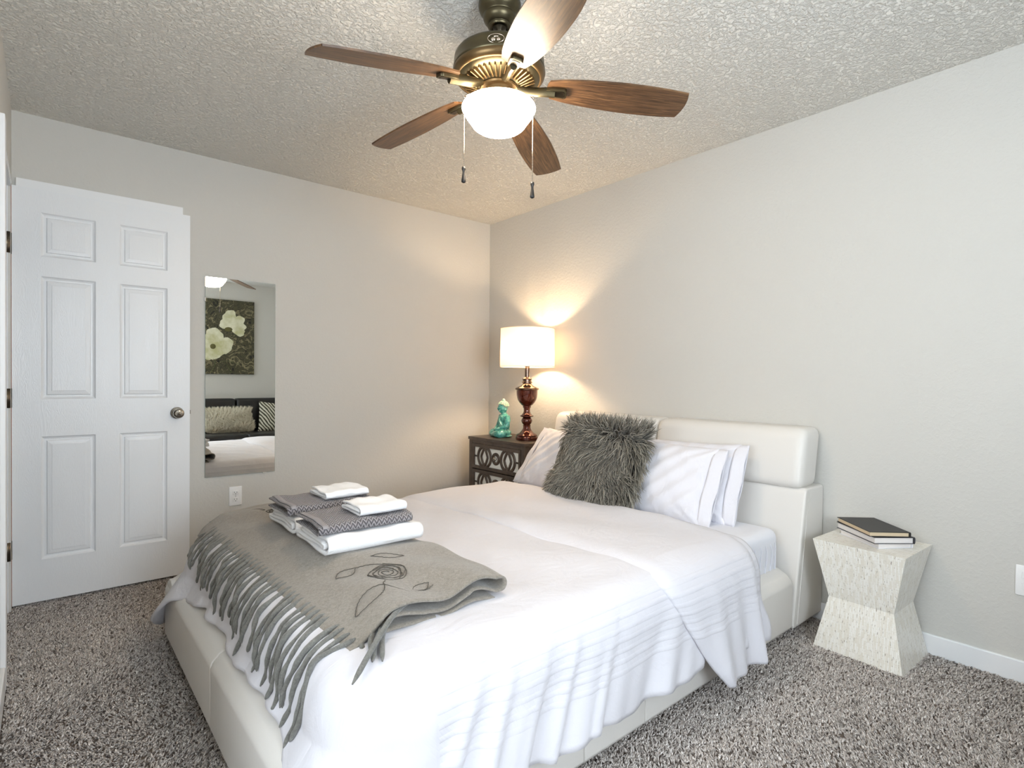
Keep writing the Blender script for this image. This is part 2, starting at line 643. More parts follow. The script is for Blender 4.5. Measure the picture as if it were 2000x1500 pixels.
# casing around the doorway in the left wall, jambs, and a second casing on the back wall behind the open door
struct('trim_1', join(rbox(XL, XL+.017, -.975, DY1+.005, 0, 2.075, .004), rbox(XL-.11, XL+.002, DY1, DY1+.018, 0, DH), rbox(XL-.11, XL-.009, DY0-.018, DY0, 0, DH),
                      rbox(XL-.11, XL+.002, DY1+.018, DY0-.018, DH-.018, DH), rbox(XL, XL+.004, DY1, DY0, DH, 2.07, .001)),
       MAT['trim'], 'white painted casing of the doorway')
struct('trim_2', join(rbox(-2.955, -2.24, -.016, 0, 2.045, 2.113, .004), rbox(-2.955, -2.895, -.016, 0, 0, 2.045, .004), rbox(-2.30, -2.24, -.016, 0, 0, 2.045, .004),
                      rbox(-2.895, -2.30, -.006, 0, .01, 2.045)),
       MAT['trim'], 'white casing top edge showing above the open door')

# ------------------------------------------------------------------ six panel door standing open against the back wall
def build_door():
    x0, x1, z0, z1, yf, yb = -2.968, -2.213, .018, 2.060, -.062, -.027
    cols = [(-2.860, -2.643), (-2.541, -2.323)]
    rows = [(1.732, 1.948), (1.024, 1.634), (.225, .838)]
    root = struct('door_1', join(rbox(x0, x1, yf+.012, yb, z0, z1)), MAT['door'], 'white six panel interior door standing open against the wall')
    xs = [x0, cols[0][0], cols[0][1], cols[1][0], cols[1][1], x1]
    zs = [z0, rows[2][0], rows[2][1], rows[1][0], rows[1][1], rows[0][0], rows[0][1], z1]
    bits = []
    for i in range(5):
        for j in range(7):
            if i in (1, 3) and j in (1, 3, 5):
                continue
            bits.append(rbox(xs[i], xs[i+1], yf, yf+.013, zs[j], zs[j+1]))
    obj('door_frame', join(*bits), MAT['door'], root, False)
    def ringprof(xa, xb, za, zb):
        steps = [(0, yf), (.006, yf+.007), (.013, yf+.010), (.020, yf+.010), (.024, yf+.0035), (.040, yf+.002), (.043, yf+.001)]
        V, F = [], []
        for d, y in steps:
            V += [(xa+d, y, za+d), (xb-d, y, za+d), (xb-d, y, zb-d), (xa+d, y, zb-d)]
        for k in range(len(steps)-1):
            for e in range(4):
                F.append((k*4+e, k*4+(e+1) % 4, k*4+4+(e+1) % 4, k*4+4+e))
        n = (len(steps)-1)*4
        F.append((n, n+1, n+2, n+3))
        return np.array(V), F
    for (xa, xb) in cols:
        for (za, zb) in rows:
            obj('door_panel', ringprof(xa, xb, za, zb), MAT['door'], root, False)
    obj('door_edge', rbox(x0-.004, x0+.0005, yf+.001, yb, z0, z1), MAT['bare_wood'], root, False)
    kb = obj('door_knob', join(lathe([(.0325, 0), (.033, .004), (.028, .007), (.011, .010), (.010, .028), (.018, .034), (.026, .044), (.028, .054), (.025, .062), (.015, .067), (.001, .068)], 32)), MAT['nickel'], None)
    V = np.array([v.co[:] for v in kb.data.vertices])
    bpy.data.objects.remove(kb)
    V2 = np.stack([-2.277+V[:, 0], yf-V[:, 2], .938+V[:, 1]], 1)
    obj('door_knob', (V2, lathe([(0, 0)]*11, 32)[1]), MAT['nickel'], root)
    obj('door_latch', rbox(x1, x1+.006, -.05, -.04, .930, .952, .001), MAT['steel_hinge'], root)
    for za, zb in ((1.725, 1.826), (.985, 1.078), (.25, .34)):
        obj('door_hinge', join(tube([(-2.972, yf-.010, za), (-2.972, yf-.010, zb)], .0055, 10), rbox(-3.004, -2.971, DY0-.0205, DY0-.0175, za, zb)), MAT['steel_hinge'], root)
build_door()

# ------------------------------------------------------------------ frameless wall mirror with plastic clips
def build_mirror():
    x0, x1, z0, z1 = -2.124, -1.729, .547, 1.7345
    r = thing('wall_mirror', 'tall frameless mirror fixed to the wall beside the door', 'mirror', ((x0+x1)/2, 0, z0))
    obj('mirror_glass', (np.array([(x0, -.0085, z0), (x1, -.0085, z0), (x1, -.0085, z1), (x0, -.0085, z1)]), [(0, 1, 2, 3)]), MAT['mirror'], r, False)
    obj('glass_edge', rbox(x0-.001, x1+.001, -.008, -.001, z0-.001, z1+.001), MAT['mirror_edge'], r, False)
    for cx, cz in ((x0-.003, 1.60), (x1+.003, 1.60), (-1.79, z0-.003)):
        w = (.008, .022) if cz > 1 else (.022, .008)
        obj('clip', rbox(cx-w[0]/2, cx+w[0]/2, -.013, 0, cz-w[1]/2, cz+w[1]/2, .002), MAT['clip'], r)
build_mirror()

def build_outlet(name, label, pos, axis, w=.072, h=.116):
    r = thing(name, label, 'outlet', pos, 'wall outlets')
    x, y, z = pos
    def place(V):
        V = np.asarray(V)
        return V if axis == 'y' else np.stack([V[:, 1]-y+x, V[:, 0]-x+y, V[:, 2]], 1)
    def ob(nm, vf, m_, par):
        return obj(nm, (place(vf[0]), vf[1]), m_, par)
    ob('cover_plate', rbox(x-w/2, x+w/2, y-.006, y, z-h/2, z+h/2, .003), MAT['plate'], r)
    for dz in (-.021, .021):
        s = ob('socket', rbox(x-.017, x+.017, y-.0085, y-.005, z+dz-.014, z+dz+.014, .004), MAT['plate'], r)
        ob('slot', join(rbox(x-.008, x-.006, y-.0092, y-.008, z+dz-.002, z+dz+.007), rbox(x+.006, x+.008, y-.0092, y-.008, z+dz-.002, z+dz+.006),
                        ellipsoid((x, y-.0085, z+dz-.008), (.0025, .001, .0025), 6, 10)), MAT['slot'], s)
    ob('screw', ellipsoid((x, y-.006, z), (.003, .0015, .003), 6, 10), MAT['nickel'], r)
build_outlet('wall_outlet', 'white double outlet on the wall below the mirror', (-1.957, 0, .417), 'y')
build_outlet('wall_outlet', 'white outlet low on the wall beside the shell side table', (0, -3.340, .392), 'x')

# ------------------------------------------------------------------ ceiling fan
FX, FY = -1.648, -2.162
def build_fan():
    r = thing('ceiling_fan', 'bronze five blade ceiling fan with a lit white glass bowl', 'ceiling fan', (FX, FY, H))
    c = (FX, FY)
    sm = lambda pr, n=40: spline(pr, n)
    obj('canopy', lathe(np.vstack([[(.066, H)], sm([(.072, H-.003), (.0735, H-.014), (.070, H-.030), (.060, H-.042), (.056, H-.047), (.057, H-.052), (.054, H-.064), (.044, H-.076), (.038, H-.080)], 26),
                                   [(.040, H-.082), (.040, H-.086), (.034, H-.088)]]), 48, c), MAT['bronze'], r)
    obj('downrod', lathe([(.024, H-.084), (.022, H-.092), (.0125, H-.096), (.0125, H-.150), (.021, H-.152), (.021, H-.186), (.03, H-.190)], 24, c), MAT['bronze_dark'], r)
    zt = 2.262
    obj('motor_housing', lathe([(.03, zt), (.095, zt-.001), (.135, zt-.005), (.148, zt-.010), (.1535, zt-.017), (.1555, zt-.030), (.1555, zt-.050), (.158, zt-.054), (.158, zt-.060), (.1535, zt-.064),
                                (.1525, zt-.070), (.148, zt-.080), (.140, zt-.088), (.128, zt-.094), (.122, zt-.096), (.119, zt-.093), (.072, zt-.110), (.066, zt-.112)], 72, c, True), MAT['bronze'], r, angle=50)
    obj('trim_ring', lathe([(.1575, zt-.0625), (.1595, zt-.066), (.157, zt-.076), (.150, zt-.086), (.143, zt-.0895), (.140, zt-.087)], 72, c, False), MAT['bronze_light'], r)
    vents = []
    for k in range(40):
        a = 2*PI*k/40
        V, F = rbox(.076, .124, -.0024, .0024, -.007, .004, .001, 1)
        V = V.copy()
        V[:, 2] += zt-.1125+(V[:, 0]-.072)*.30
        V = rotz(V, a, (0, 0, 0))+np.array([FX, FY, 0])
        vents.append((V, F))
    obj('vent_slats', join(*vents), MAT['bronze_light'], r, False)
    zs = zt-.112
    obj('switch_housing', lathe([(.060, zs+.004), (.066, zs-.004), (.064, zs-.010), (.052, zs-.014), (.050, zs-.032), (.056, zs-.034), (.060, zs-.038), (.066, zs-.044), (.084, zs-.049), (.090, zs-.052), (.092, zs-.058), (.080, zs-.060)], 48, c), MAT['bronze_light'], r, angle=50)
    # emblem on the upper housing, turned to the room
    to = math.atan2(CY-FY, CX-FX)-.07
    eb = []
    th = np.linspace(0, 2*PI, 40, endpoint=False)
    er = lambda rx, rz: np.stack([np.full(40, .1562), rx*np.cos(th), zt-.040+rz*np.sin(th)], 1)
    eb.append(tube(er(.026, .014), .0013, 6, closed=True))
    eb.append(ellipsoid((.1552, -.009, zt-.042), (.002, .007, .006)))
    eb.append(ellipsoid((.1552, .008, zt-.042), (.002, .006, .005)))
    eb.append(ellipsoid((.1552, 0, zt-.033), (.002, .008, .003)))
    V, F = join(*eb)
    V = rotz(V, to, (0, 0, 0))+np.array([FX, FY, 0])
    obj('emblem', (V, F), MAT['chrome'], r)
    # frosted glass bowl
    zb = 2.088
    prof = np.vstack([[(.050, zb+.006)], spline([(.088, zb+.006), (.106, zb+.004), (.121, zb-.002), (.1275, zb-.012), (.124, zb-.022), (.113, zb-.040), (.103, zb-.053), (.096, zb-.064), (.088, zb-.074), (.070, zb-.085), (.040, zb-.092), (.002, zb-.094)], 48)])
    obj('light_bowl', lathe(prof, 64, c, True), MAT['bowl'], r)
    # blades with their irons: local x along the blade, then placed round the hub
    tipz = {0: 2.063, 1: 2.066, 2: 2.082, 3: 2.082, 4: 2.104}
    r0, r1 = .165, .640
    nl, nw = 40, 12
    for k in range(5):
        a = math.radians(174.04)+k*2*PI/5
        zr = 2.150
        zt_ = tipz[k]
        droop = math.atan2(zr-zt_, r1-.10)
        pit = math.radians(-12.5)
        u = np.linspace(0, 1, nl)
        hw = np.interp(u, [0, .03, .10, .30, .55, .80, .95, 1.], [.036, .044, .051, .062, .069, .066, .060, .055])
        hw = np.convolve(np.pad(hw, 3, 'edge'), np.ones(7)/7, 'valid')
        v = np.linspace(-1, 1, nw)
        UU, VV = np.meshgrid(u, v, indexing='ij')
        x = UU*(r1-r0)
        # slightly slanted, rounded tip and a curved root
        x = x-(UU**10)*(.010*VV**2+.008*VV)+((1-UU)**8)*(.012*VV**2)
        yv = hw[:, None]*VV
        top = np.stack([x, yv, np.full_like(x, .003)], 2).reshape(-1, 3)
        bot = top-np.array([0, 0, .006])
        n = nl*nw
        F = [tuple(q) for q in grid_faces(nl, nw)]
        F2 = [tuple(i+n for i in q[::-1]) for q in F]
        rim = [i*nw for i in range(nl)]+[(nl-1)*nw+j for j in range(1, nw)]+[i*nw+nw-1 for i in range(nl-2, -1, -1)]+[j for j in range(nw-2, 0, -1)]
        F3 = [(rim[i], rim[i-1], rim[i-1]+n, rim[i]+n) for i in range(len(rim))]
        V = np.vstack([top, bot])
        uv = np.vstack([np.stack([UU.ravel()+k*1.37, (VV*.07).ravel()], 1)]*2)
        def put(V, dx=0.):
            V = np.asarray(V, float).copy()
            cp, sp = math.cos(pit), math.sin(pit)
            y, z = V[:, 1]*cp-V[:, 2]*sp, V[:, 1]*sp+V[:, 2]*cp
            V[:, 1], V[:, 2] = y, z
            X = V[:, 0]+r0
            cd, sd = math.cos(droop), math.sin(droop)
            X0 = X-.10
            V[:, 0] = .10+X0*cd+V[:, 2]*sd
            V[:, 2] = zr-X0*sd+V[:, 2]*cd
            return rotz(V, a, (0, 0, 0))+np.array([FX, FY, 0])
        b = obj('fan_blade', (put(V), F+F2+F3), MAT['blade'], r, True, uv=uv, angle=40)
        # the iron: a curved arm from the hub that ends in a plate below the blade, open shield on top
        arm = spline([(-.108, 0, .004), (-.07, .004, -.012), (-.03, .003, -.013), (.0, 0, -.012), (.03, 0, -.011)], 14)
        av, af = tube(arm, np.linspace(.010, .013, 14), 10, True, 1.5)
        pl = prism([(.0, -.013), (.02, -.019), (.062, -.021), (.070, -.015), (.070, .015), (.062, .021), (.02, .019), (0, .013)], 'z', -.015, -.0035, .002)
        obj('blade_iron', (put(np.vstack([av, pl[0]])), af+[tuple(i+len(av) for i in f) for f in pl[1]]), MAT['bronze'], b, True, angle=45)
        ins = prism([(.022, -.012), (.058, -.014), (.063, -.010), (.063, .010), (.058, .014), (.022, .012)], 'z', -.0165, -.0145, .0008)
        obj('iron_inlay', (put(ins[0]), ins[1]), MAT['bronze_dark'], b, False)
    rtv = np.array([_c, -_s, 0])
    for sgn, zlow, ztop, dd in ((-1, 1.873, 2.115, .120), (1, 1.822, 2.115, .118)):
        p = np.array([FX, FY, 0])+rtv*sgn*dd
        ch = []
        nb = 60
        P = np.stack([np.full(nb, p[0]), np.full(nb, p[1]), np.linspace(zlow, ztop, nb)], 1)
        rr = .0014+.0009*(np.arange(nb) % 2)
        cv, cf = tube(P, rr, 6)
        hook = tube(spline([(p[0], p[1], ztop), (p[0]-rtv[0]*sgn*.02, p[1]-rtv[1]*sgn*.02, ztop+.012), (FX+rtv[0]*sgn*.055, FY+rtv[1]*sgn*.055, ztop+.01)], 8), .0022, 6)
        chn = obj('pull_chain', join((cv, cf), hook), MAT['chrome'], r)
        z = zlow
        obj('pull_knob', lathe([(.0015, z+.004), (.0062, z+.001), (.0068, z-.006), (.0045, z-.012), (.004, z-.018), (.0055, z-.030), (.0075, z-.044), (.0078, z-.050), (.004, z-.053), (.001, z-.054)], 16, (p[0], p[1])), MAT['black'], chn)
build_fan()

# ------------------------------------------------------------------ upholstered bed
BX0, BY0, BY1 = -2.46, -2.615, -.945      # foot face, near side face, far side face
def build_bed():
    r = thing('upholstered_bed', 'ivory leather platform bed with a cushioned headboard', 'bed', (-1.2, (BY0+BY1)/2, 0))
    # dark recessed feet
    for fx, fy in ((-2.36, -2.53), (-2.36, -1.03), (-.12, -2.53), (-.12, -1.03), (-1.25, -2.50)):
        obj('bed_foot', lathe([(.03, 0), (.034, .01), (.034, .05), (.03, .055)], 20, (fx, fy)), MAT['black'], r, angle=40)
    obj('plinth', rbox(-2.36, -.02, BY0+.07, BY1-.07, .012, .06), MAT['black'], r, False)
    # rail cross-section, outward distance d from the inner side: face, crease, sloping padded shoulder
    def sect(sg, off):
        return [(off+sg*d, z) for d, z in ((.0, .045), (.0, .290), (.022, .306), (.055, .303), (.092, .284), (.112, .262), (.118, .248), (.118, .060), (.108, .045))]
    fb = []
    for ya, yb in ((BY0+.004, -1.784), (-1.780, BY1-.004)):
        fb.append(prism([(x, z) for x, z in sect(-1, BX0+.118)], 'y', ya, yb, .007, 3))
    obj('footboard', join(*fb), MAT['leather'], r, angle=50)
    for y0, sg in ((BY0+.118, -1), (BY1-.118, 1)):
        sr = []
        cuts = [BX0+.006, -1.965, -1.68, -1.395, -.87, -.322]
        for xa, xb in zip(cuts, cuts[1:]):
            sr.append(prism([(y, z) for y, z in sect(sg, y0)], 'x', xa+.0012, xb-.0012, .005, 3))
        obj('side_rail', join(*sr), MAT['leather'], r, angle=50)
    obj('slat_base', rbox(BX0+.10, -.30, BY0+.10, BY1-.10, .06, .245), MAT['black'], r, False)
    # leaning headboard block with side panels
    hp = [(-.318, .045), (-.322, .08), (-.206, .640), (-.194, .655), (-.012, .655), (-.006, .645), (-.006, .045)]
    obj('headboard', prism(hp, 'y', BY0-.004, BY1+.004, .012, 4), MAT['leather'], r, angle=50)
    seam = []
    for y in (BY0-.0045, BY1+.0045):
        seam.append(tube([(-.285, y, .06), (-.170, y, .648)], .0016, 6))
    for q in seam:
        obj('piping', q, MAT['leather'], r)
    for ya, yb in ((BY0+.010, -1.797), (-1.791, BY1-.028)):
        # padded roll: rounded box, more rounded towards the outer end
        bm_v, bm_f = rbox(-.228, -.052, ya, yb, .648, .926, .048, 7)
        bm_v = bm_v.copy()
        t = (bm_v[:, 2]-.648)/.278
        bm_v[:, 0] += .055*(t-.0)                      # lean back
        bm_v[:, 0] -= .016*np.sin(PI*np.clip(t, 0, 1))*(bm_v[:, 0] < -.1)
        ymid = (ya+yb)/2
        w = 1-np.abs((bm_v[:, 1]-ymid)/((yb-ya)/2))**4
        bm_v[:, 2] += .010*w*(t > .6)
        obj('headboard_cushion', (bm_v, bm_f), MAT['leather'], r)
    return r
build_bed()

MX0, MX1, MY0, MY1, MZ = -2.330, -.300, -2.545, -1.015, .478
def build_mattress():
    V, F = rbox(MX0, MX1, MY0, MY1, .262, MZ, .055, 6)
    r = obj('mattress', (V, F), MAT['sheet'], None, True, origin=((MX0+MX1)/2, (MY0+MY1)/2, .262))
    tag(r, 'thick mattress under a tucked white fitted sheet beside the headboard', 'mattress')
    ed = []
    for k in range(14):
        x = -.95+.60*k/13+RNG.normal()*.004
        pts = spline([(x, MY0+.035, MZ-.006), (x+.004, MY0-.0015, MZ-.06), (x+RNG.normal()*.012, MY0-.003, .36), (x+RNG.normal()*.02, MY0-.001, .285)], 10)
        ed.append(tube(pts, np.linspace(.0006, .0030, 10), 6))
    obj('gathered_sheet_side', join(*ed), MAT['sheet'], r)
build_mattress()

# ------------------------------------------------------------------ duvet: a top sheet with a rounded shoulder and a hanging skirt on three sides
ZT = .490
DXF, DXH, DYN, DYF, DRC = -2.290, -.665, -2.520, -1.040, .10
def path_point(s):
    """s: arrays of arc length from the head end of the near side, round the foot, to the head end of the far side"""
    s = np.asarray(s, float)
    Ln = DXH-(DXF+DRC)
    La = DRC*PI/2
    Lf = (DYF-DYN)-2*DRC
    P = np.zeros(s.shape+(2,))
    N = np.zeros(s.shape+(2,))
    a = np.clip(s, 0, Ln)
    near = s <= Ln
    P[near] = np.stack([DXH-a[near], np.full(near.sum(), DYN)], 1)
    N[near] = (0, -1)
    c1 = (s > Ln) & (s <= Ln+La)
    th = (s[c1]-Ln)/DRC
    N[c1] = np.stack([-np.sin(th), -np.cos(th)], 1)
    P[c1] = np.array([DXF+DRC, DYN+DRC])+DRC*N[c1]
    f = (s > Ln+La) & (s <= Ln+La+Lf)
    P[f] = np.stack([np.full(f.sum(), DXF), DYN+DRC+s[f]-Ln-La], 1)
    N[f] = (-1, 0)
    c2 = (s > Ln+La+Lf) & (s <= Ln+2*La+Lf)
    th = (s[c2]-Ln-La-Lf)/DRC
    N[c2] = np.stack([-np.cos(th), np.sin(th)], 1)
    P[c2] = np.array([DXF+DRC, DYF-DRC])+DRC*N[c2]
    fr = s > Ln+2*La+Lf
    P[fr] = np.stack([DXF+DRC+s[fr]-Ln-2*La-Lf, np.full(fr.sum(), DYF)], 1)
    N[fr] = (0, 1)
    return P, N
LN = DXH-(DXF+DRC)
LA = DRC*PI/2
LF = (DYF-DYN)-2*DRC
LTOT = 2*LN+2*LA+LF

def shoulder(q, a=.105, b=.15, flare=.16):
    q = np.asarray(q, float)
    e = np.clip(q/b, 0, 1)
    return a*np.sqrt(np.clip(1-(1-e)**2, 0, 1))+flare*np.clip(q-b, 0, None)

def drop_len(s):
    base = np.interp(s, [0, .6, LN-.25, LN, LN+LA*.6, LN+LA+.06, LN+LA+.3, LN+LA+LF*.6, LN+LA+LF-.18, LN+LA+LF, LN+LA+LF+LA*.45, LN+LA+LF+LA+.02, LN+LA+LF+LA+.2, LTOT],
                     [.345, .325, .33, .315, .27, .205, .178, .185, .190, .235, .41, .40, .335, .335])
    return base+.008*np.sin(s*9+1)+.006*np.sin(s*23+.5)

def fold_disp(s, q):
    """hanging folds, growing downwards"""
    foot = np.clip((s-LN)/.1, 0, 1)*np.clip((LN+2*LA+LF-s)/.1, 0, 1)
    g = np.clip(q/.30, 0, 1.3)**1.3
    k = s-.55*q
    f = .011*np.sin(k*17+.7*np.sin(k*5))+.008*np.sin(k*33+2*np.sin(k*3.1)+1.3)+.005*np.sin(k*58+3*np.sin(k*4))
    sharp = np.exp(-((k-1.26)/.022)**2)+.9*np.exp(-((k-1.02)/.020)**2)+.9*np.exp(-((k-1.36)/.018)**2)+.8*np.exp(-((k-.86)/.022)**2)+.7*np.exp(-((k-1.13)/.018)**2)
    near = f+.028*sharp
    ft = .007*np.sin(s*21+2*np.sin(s*7))+.004*np.sin(s*47+1)
    corner = np.exp(-((s-(LN+LA+LF+LA*.5))/.10)**2)
    return g*near*(1-foot)+np.clip(q/.18, 0, 1)**1.2*ft*foot+.045*g*corner

def skirt_point(s, q, lift=0.):
    """3D point on the skirt at arc length s, drop q; lift pushes it off the cloth"""
    s, q = np.broadcast_arrays(np.asarray(s, float), np.asarray(q, float))
    sh = s.shape
    s, q = s.ravel(), q.ravel()
    P, N = path_point(s)
    foot = np.clip((s-LN)/LA, 0, 1)*np.clip((LN+2*LA+LF-s)/LA, 0, 1)
    o1, o2 = shoulder(q), shoulder(q, .100, .15, .62)
    o = o1*(1-foot)+o2*foot+fold_disp(s, q)+lift*np.clip(q/.05, .0, 1)
    z = ZT-q+lift*np.clip(1-q/.15, 0, 1)
    return np.stack([P[:, 0]+N[:, 0]*o, P[:, 1]+N[:, 1]*o, z], 1).reshape(sh+(3,))

def top_noise(x, y):
    return (.004*np.sin(x*7+2*np.sin(y*3))*np.sin(y*5+1)+.003*np.sin(x*15+y*9)+.002*np.sin(x*31-y*22+1.5*np.sin(x*9)))

def top_z(x, y):
    e = np.minimum(np.minimum(y-DYN, DYF-y), (x-DXF))
    e = np.clip(e/.35, 0, 1)
    return ZT+.012*(1-(1-e)**2)+top_noise(x, y)*np.clip(e*3, 0, 1)

def build_duvet():
    ns = 460
    s = np.linspace(0, LTOT, ns)
    D = drop_len(s)
    P, N = path_point(s)
    yc = (DYN+DYF)/2
    rows, uvs = [], []
    for t in np.linspace(1, 0, 26)[:-1]**1.35:            # from the spine of the top outwards
        tx = np.clip(P[:, 0], DXF+.74, DXH)
        x = P[:, 0]*(1-t)+tx*t
        y = P[:, 1]*(1-t)+yc*t
        rows.append(np.stack([x, y, top_z(x, y)], 1))
        uvs.append(np.stack([s, -t*np.full(ns, .7)], 1))
    for t in np.linspace(0, 1, 30)**1.25:
        q = D*t
        rows.append(skirt_point(s, q))
        uvs.append(np.stack([s, np.where((s < LN) | (s > LN+2*LA+LF), q*1.05, -.1)], 1))
    V = np.array(rows)
    r = obj('duvet', (V.reshape(-1, 3), grid_faces(V.shape[0], ns)), MAT['duvet'], None, True, uv=np.array(uvs).reshape(-1, 2), origin=(-1.5, yc, ZT))
    bm = bmesh.new()
    bm.from_mesh(r.data)
    bmesh.ops.remove_doubles(bm, verts=bm.verts, dist=.0004)
    bm.to_mesh(r.data)
    bm.free()
    tag(r, 'white duvet with sewn tucks draped over the bed', 'duvet')
    solidify(r, .012, -1)
    # the head end turned back over the duvet: one broad band, its rolled edge slanting down the sides
    nx, ny = 46, 240
    lam = np.linspace(-1, 1, ny)
    rows, uvs = [], []
    Wt = (DYF-DYN)
    for i in range(nx):
        w = i/(nx-1)                                       # 0 at the loose edge, 1 at the head fold
        row, ru = [], []
        for j in range(ny):
            c = lam[j]*(Wt/2+.40)
            side = -1 if c < 0 else 1
            q = max(0., abs(c)-Wt/2)
            xe = -1.375+.05*(c/(Wt/2)*-.5+.5)+.25*(q/.4)**1.2+.012*math.sin(c*6)
            xh = -.665+.02*math.sin(c*3+1)-.10*(q/.4)+(.03 if c > 0 else 0.)
            x = xe+(xh-xe)*w
            edge = math.sin(min(1, w*9)*PI/2)
            head = math.sin(min(1, (1-w)*9)*PI/2)
            puff = .018+.012*edge*head-.010*(1-edge)-.010*(1-head)
            if q <= 0:
                y = yc+c
                z = float(top_z(np.array(min(x, DXH)), np.array(y)))+puff+.004*math.sin(x*13+c*4)
            else:
                dlen = (.395 if side < 0 else .34)
                k = x*.9+.3*q
                hang = .010*math.sin(x*24+1)+.008*math.sin(x*47+3*q)+.018*math.exp(-((x+1.12)/.05)**2)
                g = min(1.3, q/.3)**1.3
                qq = q/.40*dlen
                o = float(shoulder(np.array(qq), .112, .15, .14))+puff*.8+.014*g+hang*g
                y = yc+side*(Wt/2+o)
                z = ZT-qq+puff*max(0, 1-q/.1)*.6
            row.append((x, y, z))
            ru.append((x, q*1.05*dlen/.40 if q > 0 else -.1) if q > 0 else (x, -.1))
        rows.append(row)
        uvs.append(ru)
    V = np.array(rows)
    b = obj('turned_back_band', (V.reshape(-1, 3), grid_faces(nx, ny)), MAT['duvet'], r, True, uv=np.array(uvs).reshape(-1, 2))
    b['label'] = 'turned back head end of the duvet with a rolled edge'
    solidify(b, .016, -1)
build_duvet()

# ------------------------------------------------------------------ pillows
def frame(center, U, Vv):
    U = np.array(U, float); U /= np.linalg.norm(U)
    Vv = np.array(Vv, float); Vv -= U*(U@Vv); Vv /= np.linalg.norm(Vv)
    return np.array(center, float), U, Vv, np.cross(U, Vv)

def pillow_grid(w, h, t, n=44, pinch=.06, seed=0, shear=0., sag=0.):
    rg = np.random.default_rng(seed)
    u = np.linspace(-1, 1, n)
    A, B = np.meshgrid(u, u, indexing='ij')
    prof = np.clip((1-np.abs(A)**2.6), 0, 1)**.55*np.clip((1-np.abs(B)**2.6), 0, 1)**.55
    k = 1-pinch*(np.abs(A*B)**0)*((1-np.abs(B)**2)*np.abs(A)**6*0+(np.abs(A)*np.abs(B))**4*-0.4)
    x = A*w/2*(1-pinch*(1-np.abs(B)**3)*np.abs(A)**3*.6)
    y = B*h/2*(1-pinch*(1-np.abs(A)**3)*np.abs(B)**3*.6)
    y = y-sag*(A**2)*(B > 0)*B
    x = x+shear*y
    ph = rg.uniform(0, 6, 6)
    wr = .005*np.sin(A*5+ph[0]+2*B)*np.sin(B*4+ph[1])+.003*np.sin(A*11+B*7+ph[2])+.004*np.sin(A*19-B*13+ph[3])
    rad = np.exp(-((np.abs(A)-.85)**2+(np.abs(B)-.85)**2)/.08)
    wr += .006*rad*np.sin((np.abs(A)-np.abs(B))*26)
    zf = t/2*prof+wr*prof**.5
    zb = -t/2*prof*.85
    front = np.stack([x, y, zf], 2).reshape(-1, 3)
    back = np.stack([x, y, zb], 2).reshape(-1, 3)
    F = grid_faces(n, n)
    return np.vstack([front, back]), [tuple(f) for f in F]+[tuple(i+n*n for i in f[::-1]) for f in F], (A, B, x, y, zf)

def place(L, fr):
    c, U, Vv, N = fr
    return c+L[:, :1]*U+L[:, 1:2]*Vv+L[:, 2:3]*N

def white_pillow(label, fr, w, h, t, seed, flange_side=None, shear=0.):
    L, F, _ = pillow_grid(w, h, t, 44, .08, seed, shear)
    o = obj('pillow', (place(L, fr), F), MAT['cotton'], None, True, origin=fr[0])
    tag(o, label, 'pillow', 'white bed pillows')
    subsurf(o)
    # open end of the pillow case with its hem, hanging past the filling
    n = 26
    b = np.linspace(-1, 1, n)
    rows = []
    sx = flange_side or 1
    for d in np.linspace(0, 1, 8):
        z = (.019*(1-d)+.006)*(1-np.abs(b)**4)+.003*np.sin(b*9+seed)*d
        rows.append(np.stack([sx*(w/2*(.925)+.058*d+.002*np.sin(b*7+d)), b*h/2*(.97+.01*d), z], 1))
    V1 = np.array(rows).reshape(-1, 3)
    V1[:, 0] += shear*V1[:, 1]
    V2 = V1*np.array([1, 1, -1])
    ff = [tuple(f) for f in grid_faces(8, n)]
    V, Fj = join((V1, ff), (V2, ff))
    f = obj('pillowcase_hem', (place(V, fr), Fj), MAT['cotton'], o, True)
    solidify(f, .003, 0)
    return o

# across = towards the near side (-y); the pillows lean on the headboard
def lean(cx, cy, cz, tilt, yaw=0., roll=0.):
    U = np.array([math.sin(yaw), -math.cos(yaw), math.sin(roll)])
    Vv = np.array([math.sin(tilt), 0, math.cos(tilt)])
    return frame((cx, cy, cz), U, Vv)
white_pillow('white pillow at the back, peeking out right beside the headboard cushion', lean(-.372, -2.055, .650, .40, .0, .02), .62, .40, .13, 3)
white_pillow('white pillow in front, right of the shaggy grey cushion', lean(-.475, -2.000, .648, .44, .03, -.03), .60, .40, .15, 5)
white_pillow('white pillow left of the shaggy grey cushion, beside the nightstand', lean(-.455, -1.335, .645, .46, -.04, -.04), .60, .40, .16, 8, -1, .24)

